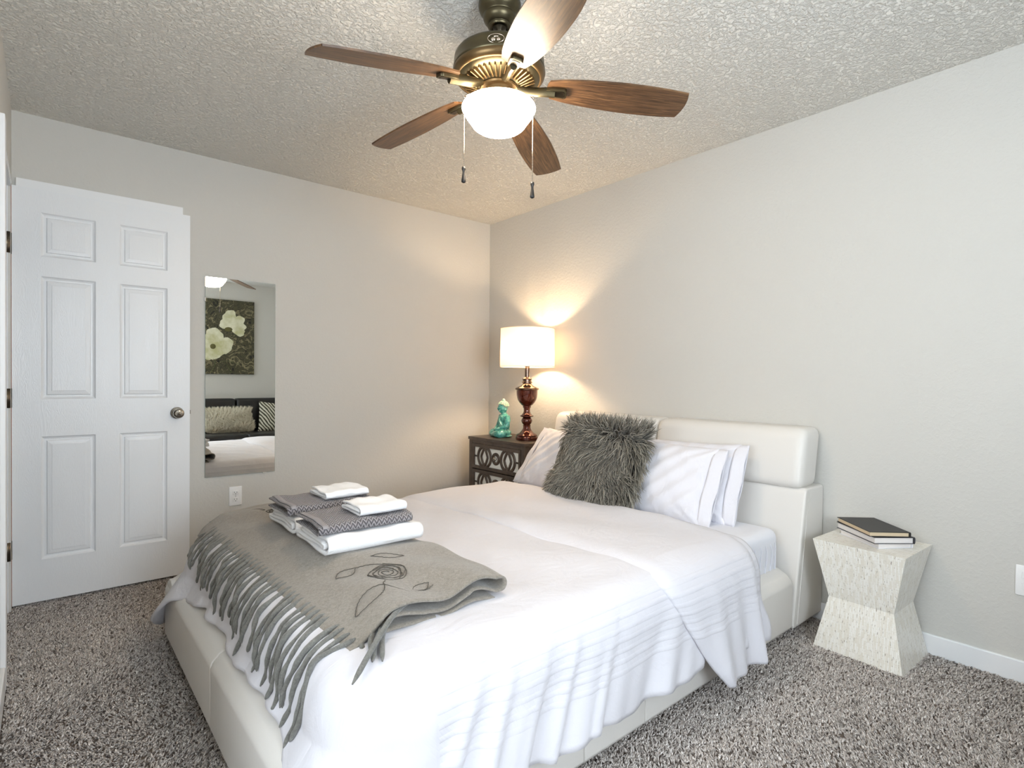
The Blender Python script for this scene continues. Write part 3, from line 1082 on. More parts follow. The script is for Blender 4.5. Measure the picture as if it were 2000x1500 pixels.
def fur_pillow(name, label, cat, fr, w, h, t, count, length, mats, seed, stiff=.5, comb=(-.05, -1.)):
    rg = np.random.default_rng(seed)
    L, F, (A, B, x, y, zf) = pillow_grid(w, h, t, 36, .05, seed)
    o = obj(name, (place(L, fr), F), mats[0], None, True, origin=fr[0])
    tag(o, label, cat)
    n = 36
    m_ = count
    a, b = rg.uniform(-1, 1, m_), rg.uniform(-1, 1, m_)
    # one fifth sits on the rim
    rim = rg.random(m_) < .22
    side = rg.integers(0, 4, m_)
    a = np.where(rim & (side == 0), -1, np.where(rim & (side == 1), 1, a))
    b = np.where(rim & (side == 2), -1, np.where(rim & (side == 3), 1, b))
    prof = np.clip((1-np.abs(a)**2.6), 0, 1)**.55*np.clip((1-np.abs(b)**2.6), 0, 1)**.55
    back = (rg.random(m_) < .12) & ~rim
    z = t/2*prof*np.where(back, -.85, 1)
    root = np.stack([a*w/2*.98, b*h/2*.98, z-.002*np.sign(z)], 1)
    nrm = np.stack([a**3*.9, b**3*.9, np.where(back, -1, 1)*(.25+prof)], 1)
    nrm /= np.linalg.norm(nrm, axis=1)[:, None]
    # combing field: downwards with slow swirls, outwards near the rim
    f1 = np.sin(a*3.1+1.7*np.sin(b*2.3+seed))+.6*np.sin(b*5+a*2+seed*2)
    ang = math.atan2(comb[1], comb[0])+f1*.55+rg.normal(0, .28, m_)
    up_rim = np.clip((b-.72)/.25, 0, 1)
    d = np.stack([np.cos(ang), np.sin(ang), np.zeros(m_)], 1)
    d = d*(1-up_rim[:, None])+up_rim[:, None]*np.stack([a*.4+rg.normal(0, .3, m_), .8+0*a, .2+0*a], 1)
    ln = length*rg.uniform(.65, 1.15, m_)
    kpt = 6
    tt = np.linspace(0, 1, kpt)
    clump = np.stack([np.sin(a*37+b*11), np.cos(b*41-a*17), np.zeros(m_)], 1)*.38
    dirs = nrm[:, None, :]*(stiff*(1-tt)[None, :, None]+.10)+(d+clump)[:, None, :]*(tt[None, :, None]**.8+.12)
    dirs /= np.linalg.norm(dirs, axis=2)[:, :, None]
    pts = root[:, None, :]+np.cumsum(dirs*(ln/(kpt-1))[:, None, None], 1)-dirs[:, :1]*(ln/(kpt-1))[:, None, None]
    side_v = np.cross(dirs, nrm[:, None, :]+rg.normal(0, .2, (m_, 1, 3)))
    side_v /= np.linalg.norm(side_v, axis=2)[:, :, None]+1e-9
    oth = np.cross(dirs, side_v)
    rad = .0020*rg.uniform(.7, 1.5, m_)[:, None]*np.array([1., 1.1, 1., .85, .6, .15])[None, :]
    V = np.zeros((m_, kpt, 3, 3))
    for k in range(3):
        th = 2*PI*k/3
        V[:, :, k] = pts+rad[:, :, None]*(math.cos(th)*side_v+math.sin(th)*oth)
    base = (np.arange(m_)*kpt*3)[:, None]
    ff = []
    for i in range(kpt-1):
        for k in range(3):
            k2 = (k+1) % 3
            ff.append(np.stack([i*3+k, i*3+k2, (i+1)*3+k2, (i+1)*3+k]))
    ff = np.array(ff)
    Fq = (base[:, None]+ff[None]).reshape(-1, 4)
    tone = np.clip(np.repeat((rg.uniform(0, .55, m_)[:, None]+.45*tt[None, :]), 3, 1).ravel(), 0, 1)
    fo = obj('fur', (place(V.reshape(-1, 3), fr), Fq), mats[1], o, True, attr=tone)
    fo['kind'] = 'stuff'
    return o
fur_pillow('throw_pillow', 'shaggy dark grey faux fur cushion leaning on the white pillows', 'pillow', lean(-.615, -1.725, .675, .42, .02, -.02), .50, .45, .15, 9500, .088, (MAT['fur_base'], MAT['fur']), 4)

# ------------------------------------------------------------------ throw: folded felt scarf with a fringe hanging over the foot of the bed
TZ = .520            # underside of the throw on the duvet
TY0, TY1 = -2.425, -1.005
def bed_top(x, y):
    return float(top_z(np.array(x), np.array(y)))

def build_throw():
    # the folded cloth seen end-on: x from the fringe at the foot to the fold at the head side
    prof = [(-2.335, -.012), (-2.310, .004), (-2.27, .012), (-2.18, .032), (-2.10, .040), (-2.00, .040), (-1.90, .040), (-1.838, .040), (-1.822, .033), (-1.822, .022), (-1.838, .015),
            (-1.90, .018), (-1.98, .021), (-2.06, .021), (-2.14, .018), (-2.205, .016), (-2.222, .010), (-2.212, .003), (-2.15, .003), (-2.06, .006), (-1.98, .006), (-1.90, .003), (-1.86, .002)]
    p = spline([(x, 0, z) for x, z in prof], 120)[:, [0, 2]]
    k = 90
    ys = np.linspace(TY0, TY1, k)
    V, uvs = [], []
    for y in ys:
        e = np.clip((y-TY0)/.30, 0, 1)
        wave = (1-e)*.013*np.sin((p[:, 0]+2.25)*24)*(p[:, 0] < -1.85)*np.clip((p[:, 1])/.02+.35, 0, 1.2)
        skew = .012*np.sin(y*3+1)-.04*(y-TY0)/(TY1-TY0)+.01
        yy = y+.012*np.sin(p[:, 0]*9)*(1-e)+.03*(p[:, 1]-.04)*(1-e)*-8*0
        x = p[:, 0]+skew*np.clip((p[:, 0]+2.33)/.1, .3, 1)
        zb = np.array([bed_top(max(DXF, xx), y) for xx in x])
        # beyond the foot edge the cloth follows the duvet's shoulder
        over = np.clip(DXF-x, 0, None)
        zb = zb-over**1.3*.8
        lump = .003*np.sin(p[:, 0]*31+y*17)+.003*np.sin(y*23+p[:, 0]*11)
        V.append(np.stack([x, yy, zb+.008+p[:, 1]*1.5+wave+lump*(p[:, 1] > .02)], 1))
    V = np.array(V)
    r = obj('throw_blanket', (V.reshape(-1, 3), grid_faces(k, 120)), MAT['felt'], None, True, origin=(-2.07, -1.7, TZ))
    tag(r, 'folded grey felt throw with long fringe across the foot of the bed', 'blanket')
    solidify(r, .0065, 0)
    # fringe along the foot edge
    rg = np.random.default_rng(21)
    nt = 40
    for i in range(nt):
        y = TY0+.010+(TY1-TY0-.02)*i/(nt-1)+rg.normal()*.006
        s0 = LN+LA+(y-(DYN+DRC))
        s0 = float(np.clip(s0, LN+LA+.035, LN+2*LA+LF-.02))
        lng = rg.uniform(.72, 1.02)*(.75+.35*np.clip((-1.2-y)/1.0, 0, 1))
        dmax = float(drop_len(s0))
        drift = rg.normal()*.018-.006+.03*max(0., (-2.25-y)/.17)
        qs = np.linspace(0, 1, 9)[1:]
        x00 = -2.335+.010
        zroot = bed_top(DXF, y)
        pts = [(-2.275, y+.004, zroot+.022), (-2.300, y+.001, zroot+.018)]
        for q in qs:
            qq = q*min(dmax*1.05, .188)*lng
            sp = skirt_point(np.array(s0+drift*q+.006*math.sin(q*7+i)), np.array(min(qq, dmax*.96)))
            lf = .016+.004*math.sin(q*9+i*2)
            pts.append((sp[0]-lf*.75, sp[1], sp[2]+lf*.6))
        # last stretch runs on down the cloth
        P = spline(pts, 26)
        rad = np.full(26, .0074)*(1+.13*np.sin(np.arange(26)*1.1+i))
        rad[-3:] *= (.9, .7, .25)
        rad[:4] *= (.4, .6, .8, .92)
        V_, F_ = tube(P, rad*rg.uniform(.9, 1.12), 7)
        obj('tassel', (V_, F_), MAT['tassel'], r)
    # loose tassels hanging out of the near end
    loose = [[(-2.10, -2.375, .556), (-2.19, -2.440, .556), (-2.27, -2.500, .530), (-2.345, -2.548, .485)],
             [(-2.19, -2.350, .535), (-2.20, -2.415, .535), (-2.235, -2.470, .524), (-2.268, -2.535, .505)],
             [(-2.20, -2.360, .545), (-2.215, -2.425, .530), (-2.255, -2.475, .520), (-2.285, -2.520, .503)],
             [(-2.21, -2.350, .535), (-2.225, -2.410, .527), (-2.255, -2.450, .517), (-2.275, -2.498, .509)],
             [(-2.258, -2.395, .508), (-2.268, -2.425, .506), (-2.276, -2.452, .501)]]
    for j, pts in enumerate(loose):
        P = spline(pts, 20)
        rad = np.full(20, .0066)
        rad[-2:] *= (.75, .3)
        obj('tassel', tube(P, rad, 7), MAT['tassel'], r)
    # stitched flowers
    def stitch(pts, n=40):
        P = spline([(x, y, 0) for x, y in pts], n)
        P[:, 0] += .0012*np.sin(np.arange(n)*2.3)
        P[:, 1] += .0012*np.cos(np.arange(n)*1.9)
        P[:, 2] = [top_of(x, y) for x, y in P[:, :2]]
        return tube(P, .0011, 5)
    def top_of(x, y):
        e = np.clip((y-TY0)/.30, 0, 1)
        zz = np.interp(x, p[:44, 0], p[:44, 1])
        wv = (1-e)*.013*np.sin((x+2.25)*24)*np.clip(zz/.02+.35, 0, 1.2)
        return bed_top(max(DXF, x), y)+.008+zz*1.5+wv+.0048+.003*np.sin(x*31+y*17)+.003*np.sin(y*23+x*11)
    def leaf(a, b, w, n=10):
        a, b = np.array(a), np.array(b)
        d = b-a
        pn = np.array([-d[1], d[0]])
        t = np.linspace(0, 1, n)
        up_ = [tuple(a+d*q+pn*w*math.sin(PI*q)) for q in t]
        dn = [tuple(a+d*q-pn*w*math.sin(PI*q)) for q in t[::-1]]
        return up_+dn[1:]
    def flower(cx, cy, r0):
        out = []
        th = np.linspace(0, 2*PI*4.2, 60)
        rr = np.linspace(.15, 1, 60)*r0*(1+.08*np.sin(th*3.3))
        out.append(stitch(list(zip(cx+rr*np.cos(th), cy+rr*np.sin(th))), 150))
        th = np.linspace(.4, 2*PI*2.2, 30)
        rr = np.linspace(.55, 1.08, 30)*r0*(1+.06*np.sin(th*5))
        out.append(stitch(list(zip(cx+rr*np.cos(th), cy+rr*np.sin(th)*1.02)), 80))
        return out
    em = flower(-2.078, -2.188, .058)
    em.append(stitch(leaf((-2.130, -2.275), (-2.245, -2.345), .22), 60))
    em.append(stitch([(-2.112, -2.245), (-2.130, -2.272), (-2.112, -2.305), (-2.098, -2.330)], 20))
    em.append(stitch(leaf((-2.075, -2.335), (-2.015, -2.318), .30), 40))
    em.append(stitch([(-2.098, -2.330), (-2.085, -2.345), (-2.04, -2.348), (-2.01, -2.335)], 20))
    em.append(stitch(leaf((-2.125, -2.075), (-2.195, -2.100), .35), 44))
    em.append(stitch([(-2.125, -2.075), (-2.095, -2.095), (-2.060, -2.135)], 16))
    em.append(stitch(leaf((-2.060, -2.050), (-1.965, -2.090), .20), 44))
    em2 = flower(-2.08, -1.20, .05)
    em2.append(stitch(leaf((-2.12, -1.16), (-2.20, -1.10), .22), 44))
    em2.append(stitch(leaf((-2.13, -1.26), (-2.22, -1.30), .22), 44))
    for q in (em, em2):
        e = obj('embroidered_flower', join(*q), MAT['thread'], r)
        e['label'] = 'charcoal stitched flower outline'
build_throw()

# ------------------------------------------------------------------ folded towels, two stacks
def folded_towel(name, x0, x1, y0, y1, z0, h, t, mat, layers=2, seed=0, band=False):
    """cloth folded in half and in half again: nested U turns, the fold towards -y, the open layers towards +y"""
    rg = np.random.default_rng(seed)
    pts = []
    # outer U and inner U, from the top back round the front fold to the bottom back, then the inner pair
    def U(ya, zl, zh, n=12, rev=False):
        zc, rr = (zl+zh)/2, (zh-zl)/2
        a = np.linspace(PI/2, 3*PI/2, n)
        arc = [(ya+rr+rr*1.25*math.cos(q), zc+rr*math.sin(q)) for q in a]
        return arc
    outer = [(y1, z0+h)]+[(y0+(y1-y0)*q, z0+h+.002*math.sin(q*9+seed)) for q in (.8, .6, .4, .22)]+U(y0, z0+t/2, z0+h)+[(y0+(y1-y0)*q, z0+t/2) for q in (.25, .5, .8, 1)]
    mid = z0+h/2
    back = [(y1+.004+.5*t, z0+t*.9), (y1, z0+t*1.7)]
    inner = []
    if layers > 1:
        inner = back+[(y0+(y1-y0)*q, z0+t*1.75) for q in (.8, .5, .3)]+U(y0+h*.55, z0+t*1.75, z0+h-t*1.25, 9)[::-1]+[(y0+(y1-y0)*q, z0+h-t*1.25) for q in (.35, .6, .9)]
    P = np.array(outer+inner)
    P = spline(np.column_stack([P, np.zeros(len(P))]), 110)[:, :2]
    L = np.concatenate([[0], np.cumsum(np.hypot(*np.diff(P, axis=0).T))])
    nx = 34
    V, uv = [], []
    for i in range(nx):
        f = i/(nx-1)
        x = x0+(x1-x0)*f
        dz = .0022*np.sin(f*9+P[:, 0]*30+seed)+.0015*np.sin(f*21+seed*2)
        dy = .0025*np.sin(f*7+seed)*np.ones(len(P))
        xx = x+.004*np.sin(L*23+seed)*(1 if i in (0, nx-1) else .4)
        taper = 1-.05*(2*f-1)**8
        V.append(np.stack([np.full(len(P), 1.)*xx, P[:, 0]+dy, z0+(P[:, 1]-z0)*taper+dz*((P[:, 1]-z0) > h*.4)], 1))
        uv.append(np.stack([np.full(len(P), f*(x1-x0)*3.2), L*3.2], 1))
    V = np.array(V)
    o = obj(name, (V.reshape(-1, 3), grid_faces(nx, len(P))), mat, None, True, uv=np.array(uv).reshape(-1, 2), origin=((x0+x1)/2, (y0+y1)/2, z0))
    solidify(o, t*.82, 0)
    if band:
        sel = V[1:4]
        sel = sel[:, :52].copy()
        sel[:, :, 2] += np.where(P[:52, 1] > z0+h*.5, 1, -1)*.0022+t*.45*np.where(P[:52, 1] > z0+h*.5, 1, -1)
        sel[:, :, 1] -= .004*(P[:52, 0] < y0+.012)
        b = obj('woven_band', (sel.reshape(-1, 3), grid_faces(3, 52)), MAT['towel_band'], o, True)
        solidify(b, .001, 0)
    return o

def turn(o, deg):
    o.rotation_euler.z = math.radians(deg)

def towel_stack(dx, dy, dz, rot, seed, where):
    tz = bed_top(-2.0, -1.85+dy)+.008+.060+.010+dz
    a = folded_towel('bath_towel', -2.165+dx, -1.830+dx, -1.975+dy, -1.690+dy, tz, .052, .0125, MAT['towel_white'], 2, seed)
    tag(a, 'folded white bath towel under the grey towel, '+where, 'towel', 'white bath towels')
    turn(a, rot)
    b = folded_towel('hand_towel', -2.180+dx, -1.850+dx, -1.945+dy, -1.715+dy, tz+.060, .030, .0075, MAT['towel_grey'], 1, seed+3, True)
    tag(b, 'folded grey woven hand towel between white towels, '+where, 'towel', 'grey hand towels')
    turn(b, rot)
    c = folded_towel('washcloth', -2.035+dx, -1.860+dx, -1.925+dy, -1.770+dy, tz+.0985, .026, .0075, MAT['towel_white'], 2, seed+5)
    tag(c, 'small folded white washcloth on the grey towel, '+where, 'washcloth', 'white washcloths')
    turn(c, rot+2)
towel_stack(0, 0, 0, -1.5, 2, 'stack farther from the mirror wall')
towel_stack(.005, .315, .0, -.5, 9, 'stack nearer the mirror wall')

# ------------------------------------------------------------------ nightstand with mirrored fretwork drawers (front faces the foot of the bed)
NX0, NX1, NY0, NY1, NZ = -.415, -.025, -.930, -.300, .718
def build_nightstand():
    r = thing('nightstand', 'dark wood nightstand with mirrored fretwork drawers in the corner', 'nightstand', ((NX0+NX1)/2, (NY0+NY1)/2, 0))
    t = .028
    obj('table_top', rbox(NX0-.006, NX1, NY0-.006, NY1+.006, NZ-.022, NZ, .003), MAT['ns_wood'], r, angle=40)
    for y in (NY0+.02, NY1-.02):
        for x in (NX0+.02, NX1-.02):
            obj('leg', rbox(x-.02, x+.02, y-.02, y+.02, 0, NZ-.022, .003), MAT['ns_wood'], r, angle=40)
    obj('back_panel', rbox(NX1-.018, NX1-.004, NY0+.03, NY1-.03, .09, NZ-.022), MAT['ns_wood'], r, False)
    for y, sg in ((NY0, 1), (NY1, -1)):
        y_in = y+sg*.012
        obj('side_panel', join(rbox(NX0+.03, NX1-.03, min(y_in, y_in+sg*.01), max(y_in, y_in+sg*.01), .09, NZ-.03)), MAT['ns_side'], r, False)
        obj('side_frame', join(*[rbox(a, b, min(y+sg*.004, y+sg*.018), max(y+sg*.004, y+sg*.018), c, d, .002) for a, b, c, d in
                                 ((NX0+.038, NX1-.038, NZ-.062, NZ-.024), (NX0+.038, NX1-.038, .09, .13), (NX0+.038, NX0+.060, .13, NZ-.062), (NX1-.060, NX1-.038, .13, NZ-.062))]), MAT['ns_wood'], r, False)
    for za, zb in ((NZ-.045, NZ-.020), (.075, .10)):
        obj('front_rail', rbox(NX0+.002, NX0+.03, NY0+.035, NY1-.035, za, zb), MAT['ns_wood'], r, False)
    hs = (NZ-.047-.102)/3
    ya, yb = NY0+.042, NY1-.042
    for k in range(3):
        z1 = NZ-.047-hs*k
        z0 = z1-hs+.006
        fr = .024
        d = obj('drawer', join(rbox(NX0-.002, NX0+.016, ya, yb, z1-fr, z1, .002), rbox(NX0-.002, NX0+.016, ya, yb, z0, z0+fr, .002),
                               rbox(NX0-.002, NX0+.016, ya, ya+fr, z0+fr, z1-fr, .002), rbox(NX0-.002, NX0+.016, yb-fr, yb, z0+fr, z1-fr, .002),
                               rbox(NX0+.012, NX1-.03, ya+.006, yb-.006, z0+.006, z1-.006)), MAT['ns_wood'], r, False)
        obj('mirror_inlay', rbox(NX0+.008, NX0+.0125, ya+fr, yb-fr, z0+fr, z1-fr), MAT['ns_mirror'], d, False)
        # fretwork strips
        y_c, z_c = (ya+yb)/2, (z0+z1)/2
        hw, hh = (yb-ya)/2-fr, (z1-z0)/2-fr
        fx = NX0+.0055
        def strip(pts, w=.0122, closed=False):
            P = np.array([(fx, y_c+a, z_c+b) for a, b in pts])
            return tube(P, w*.62, 6, True, 1.7, closed)
        th = np.linspace(0, 2*PI, 44, endpoint=False)
        circ = lambda cy, cz, rr: strip(list(zip(cy+rr*np.cos(th), cz+rr*np.sin(th))), .0115, True)
        fret = [circ(0, 0, hh*.50)]
        R = hh*1.10
        for cy in (-hw*.53, hw*.53):
            fret.append(circ(cy, 0, R))
            # two crossing lens shapes leave a diamond in the middle
            for sgn in (-1, 1):
                fret.append(strip([(cy+sgn*R*.50*(1-abs(q)**1.25), R*.97*q) for q in np.linspace(-1, 1, 21)], .0105))
            for sgn in (-1, 1):
                fret.append(strip([(cy+sgn*R*.99, sgn*0), (cy+sgn*R*.30, 0)], .005) if False else strip([(cy+sgn*R*.0, sgn*R*.62), (cy, sgn*R)], .006))
        fret.append(strip([(-hw, 0), (-hw*.53-R, 0)], .006))
        fret.append(strip([(hw*.53+R, 0), (hw, 0)], .006))
        fret.append(strip([(-hw*.53+R, 0), (-hh*.5, 0)], .006))
        fret.append(strip([(hh*.5, 0), (hw*.53-R, 0)], .006))
        for sy in (-1, 1):
            fret.append(strip([(sy*hw*.96, hh*.45), (sy*(hw*.53+R*.78), hh*.45)], .004) if False else strip([(sy*hw, 0), (sy*(hw*.92), 0)], .006))
        f = join(*fret)
        V = f[0].copy()
        V[:, 1] = np.clip(V[:, 1], y_c-hw-.002, y_c+hw+.002)
        V[:, 2] = np.clip(V[:, 2], z_c-hh-.002, z_c+hh+.002)
        obj('fretwork', (V, f[1]), MAT['ns_wood'], d, True)
        kn = lathe([(.006, 0), (.006, .012), (.015, .016), (.016, .021), (.012, .026), (.001, .027)], 18)
        KV = np.stack([NX0+.012-kn[0][:, 2], y_c+kn[0][:, 0], z_c+kn[0][:, 1]], 1)
        obj('knob', (KV, kn[1]), MAT['nickel'], d)
build_nightstand()

# ------------------------------------------------------------------ table lamp
def build_lamp():
    lx, ly, z = -.238, -.748, NZ+.001
    r = thing('table_lamp', 'lit table lamp with cream drum shade and brown urn base', 'lamp', (lx, ly, z))
    c = (lx, ly)
    P = lambda pr: [(a, z+b) for a, b in pr]
    obj('lamp_base', lathe(P([(.060, 0), (.0775, .001), (.079, .010), (.078, .022), (.074, .026), (.077, .030), (.077, .034), (.070, .040)]+
                             [tuple(q[:2]) for q in spline([(.066, .043, 0), (.045, .056, 0), (.030, .076, 0), (.0255, .094, 0)], 14)]+[(.029, .097), (.029, .102), (.024, .104)]), 56, c), MAT['urn'], r, angle=35)
    obj('lamp_stem', lathe(P([tuple(q[:2]) for q in spline([(.024, .104, 0), (.036, .122, 0), (.039, .136, 0), (.034, .150, 0), (.026, .158, 0)], 20)]+
                             [(.040, .161), (.048, .165), (.048, .171), (.040, .175)]+[tuple(q[:2]) for q in spline([(.036, .178, 0), (.025, .194, 0), (.0225, .212, 0), (.025, .226, 0)], 14)]+[(.030, .229), (.030, .235), (.026, .237)]), 56, c), MAT['urn'], r, angle=35)
    obj('urn_body', lathe(P([tuple(q[:2]) for q in spline([(.026, .237, 0), (.045, .252, 0), (.066, .282, 0), (.074, .315, 0), (.076, .352, 0)], 26)]), 56, c), MAT['urn'], r)
    obj('urn_collar', lathe(P([(.076, .351), (.083, .354), (.085, .360), (.083, .366), (.076, .369)]+[tuple(q[:2]) for q in spline([(.070, .372, 0), (.046, .382, 0), (.034, .392, 0), (.031, .400, 0)], 12)]+
                              [(.037, .403), (.037, .409), (.031, .412), (.031, .424), (.035, .427), (.034, .432), (.020, .440), (.0165, .444)]), 56, c), MAT['copper'], r, angle=35)
    obj('lamp_neck', lathe(P([(.0165, .442), (.0165, .515), (.021, .518), (.021, .526), (.018, .530), (.018, .590), (.012, .594)]), 32, c), MAT['copper'], r, angle=35)
    obj('bulb', lathe(P([(.013, .594), (.016, .606), (.026, .622), (.030, .640), (.027, .656), (.016, .668), (.002, .672)]), 28, c), MAT['bulb'], r)
    rs, z0, z1 = .193, z+.515, z+.786
    th = np.linspace(0, 2*PI, 96, endpoint=False)
    V = np.concatenate([np.stack([lx+rs*k*np.cos(th), ly+rs*k*np.sin(th), np.full(96, zz)], 1) for k, zz in ((1, z0), (1, z0+.09), (.99, z0+.18), (.985, z1))])
    sh = obj('lamp_shade', (V, grid_faces(4, 96, False, True)), MAT['shade'], r)
    rim = lambda zz, rr: tube(np.stack([lx+rr*np.cos(th), ly+rr*np.sin(th), np.full(96, zz)], 1), .0028, 6, closed=True)
    for q in (rim(z0+.001, rs), rim(z1-.001, rs*.985)):
        obj('shade_rim', q, MAT['shade'], sh)
    sp = [tube([(lx, ly, z1-.012), (lx+rs*.98*math.cos(a), ly+rs*.98*math.sin(a), z1-.006)], .0018, 6) for a in (.4, .4+2*PI/3, .4+4*PI/3)]
    hp = tube(spline([(lx+.02, ly, z+.59), (lx+.045, ly, z+.63), (lx+.045, ly, z+.70), (lx, ly, z1-.012), (lx-.045, ly, z+.70), (lx-.045, ly, z+.63), (lx-.02, ly, z+.59)], 30), .0018, 6)
    obj('harp', join(hp, *sp), MAT['copper'], r)
    obj('finial', lathe([(.004, z1-.014), (.005, z1), (.010, z1+.004), (.011, z1+.010), (.006, z1+.016), (.001, z1+.017)], 18, c), MAT['bronze_dark'], r)
    # flex running off the back of the base
    obj('cord', tube(spline([(lx+.06, ly+.02, z+.004), (lx+.12, ly+.10, z+.004), (NX1-.01, ly+.13, z+.004), (NX1+.008, ly+.135, z-.03), (NX1+.010, ly+.13, .4)], 30), .0025, 6), MAT['black'], r)
build_lamp()

# ------------------------------------------------------------------ small seated statue
def build_statue():
    sx, sy, sz = -.243, -.487, NZ+.001
    r = thing('statue', 'turquoise glazed statue of a seated meditating figure beside the lamp', 'statue', (sx, sy, sz))
    ang = math.radians(163)              # local +x is the way it faces
    def T(V):
        V = np.asarray(V, float)
        return rotz(V, ang, (0, 0, 0))+np.array([sx, sy, sz])
    def cap(a, b, ra, rb, n=14):
        return tube(np.linspace(a, b, n), np.linspace(ra, rb, n), 14)
    def sp(pts, rad, n=18):
        return tube(spline(pts, n), np.interp(np.linspace(0, 1, n), np.linspace(0, 1, len(rad)), rad), 14)
    parts = [ellipsoid((-.010, 0, .032), (.052, .066, .031)),                        # hips
             ellipsoid((-.012, 0, .085), (.040, .050, .060)),                        # belly
             ellipsoid((-.012, 0, .128), (.040, .056, .048)),                        # chest
             cap((-.010, 0, .150), (-.004, 0, .192), .024, .020),                    # neck
             sp([(0, .045, .032), (.045, .072, .027), (.068, .040, .024), (.060, -.012, .026)], [.034, .030, .024, .017]),
             sp([(0, -.045, .032), (.045, -.072, .027), (.066, -.040, .022), (.066, .008, .020)], [.034, .030, .024, .017]),
             sp([(-.012, .050, .152), (-.008, .070, .118), (.010, .070, .076), (.044, .030, .060), (.056, .004, .056)], [.024, .021, .018, .015, .012]),
             sp([(-.012, -.050, .152), (-.008, -.070, .118), (.010, -.070, .076), (.044, -.030, .058), (.056, 0, .052)], [.024, .021, .018, .015, .012]),
             ellipsoid((.056, 0, .052), (.018, .026, .011)),
             ellipsoid((.000, 0, .216), (.037, .034, .042)),                         # skull and face
             ellipsoid((.014, 0, .196), (.020, .020, .020)),
             ellipsoid((.038, 0, .210), (.008, .006, .011)),                         # nose
             ellipsoid((.033, 0, .195), (.006, .010, .004)),                         # lips
             ellipsoid((.030, .013, .216), (.008, .008, .004)), ellipsoid((.030, -.013, .216), (.008, .008, .004)),
             ellipsoid((.031, 0, .228), (.007, .022, .004)),
             ellipsoid((-.002, .031, .206), (.007, .006, .020)), ellipsoid((-.002, -.031, .206), (.007, .006, .020)),
             sp([(-.004, -.046, .163), (.024, -.012, .140), (.028, .018, .105), (.018, .044, .072)], [.006, .006, .006, .005]),
             sp([(.0, -.046, .150), (.025, -.026, .112), (.028, -.006, .085)], [.004, .004, .004]),
             ellipsoid((.0, 0, .008), (.068, .084, .010))]
    V, F = join(*parts)
    b = obj('body', (T(V), F), MAT['teal'], r)
    md = b.modifiers.new('fuse', 'REMESH')
    md.mode, md.voxel_size, md.use_smooth_shade = 'VOXEL', .0026, True
    ms = b.modifiers.new('soften', 'SMOOTH')
    ms.iterations, ms.factor = 4, .5
    hair = []
    for i in range(9):
        el = .10+i*.165
        n = max(3, int(22*math.cos(el)))
        for k in range(n):
            a = 2*PI*(k+.5*(i % 2))/n
            if math.cos(a) > .35 and el < .42:
                continue
            if el < .3 and math.cos(a) > -.1 and False:
                continue
            hair.append(ellipsoid((-.003+.041*math.cos(el)*math.cos(a), .038*math.cos(el)*math.sin(a), .226+.038*math.sin(el)), (.0058,)*3, 5, 8))
    for k in range(8):
        hair.append(ellipsoid((-.004+.011*math.cos(k*PI/4), .011*math.sin(k*PI/4), .263), (.007,)*3, 5, 8))
    hair.append(ellipsoid((-.003, 0, .230), (.040, .037, .037), 10, 16))
    hair.append(ellipsoid((-.004, 0, .270), (.013, .013, .014), 8, 12))
    hv, hf = join(*hair)
    hv = hv.copy()
    front = (hv[:, 0] > .014) & (hv[:, 2] < .238)
    hv[front, 0] = .014
    obj('hair', (T(hv), hf), MAT['teal_pale'], r)
build_statue()

# ------------------------------------------------------------------ hourglass side table in shell inlay
def build_side_table():
    cx, cy = -.163, -2.868
    r = thing('side_table', 'hourglass side table clad in cream shell inlay beside the bed', 'side table', (cx, cy, 0))
    th = math.radians(-2.5)
    W, D, w = .152, .166, .73
    lv = [(0, 1.0), (.222, w), (.466, 1.03)]
    def ringpts(k, z):
        P = np.array([(-D*k, -W*k, z), (D*k, -W*k, z), (D*k, W*k, z), (-D*k, W*k, z)])
        # x is the depth towards the wall, y along the wall
        P = np.stack([P[:, 1], P[:, 0], P[:, 2]], 1)
        return rotz(P, th, (0, 0, 0))+np.array([cx, cy, 0])
    def section(la, lb, name, topcap):
        V, F, uv = [], [], []
        A, B = ringpts(la[1], la[0]), ringpts(lb[1], lb[0])
        for e in range(4):
            f = (e+1) % 4
            q = [A[e], A[f], B[f], B[e]]
            wd = np.linalg.norm(A[f]-A[e])
            wb = np.linalg.norm(B[f]-B[e])
            hh = np.linalg.norm((B[e]+B[f])/2-(A[e]+A[f])/2)
            n = len(V)
            V += q
            uv += [(-wd/2+e*3.3, la[0]), (wd/2+e*3.3, la[0]), (wb/2+e*3.3, la[0]+hh), (-wb/2+e*3.3, la[0]+hh)]
            F.append((n, n+3, n+2, n+1))
        if topcap:
            n = len(V)
            V += list(B)
            uv += [(p[0], p[1]) for p in B]
            F.append((n, n+3, n+2, n+1))
        else:
            n = len(V)
            V += list(A)
            uv += [(p[0], p[1]) for p in A]
            F.append((n, n+1, n+2, n+3))
        o = obj(name, (np.array(V), F), MAT['inlay'], r, False, uv=np.array(uv))
        bm = bmesh.new()
        bm.from_mesh(o.data)
        bmesh.ops.recalc_face_normals(bm, faces=bm.faces)
        bm.to_mesh(o.data)
        bm.free()
        return o
    section(lv[0], lv[1], 'lower_half', False)
    section(lv[1], lv[2], 'upper_half', True)
    return r
build_side_table()

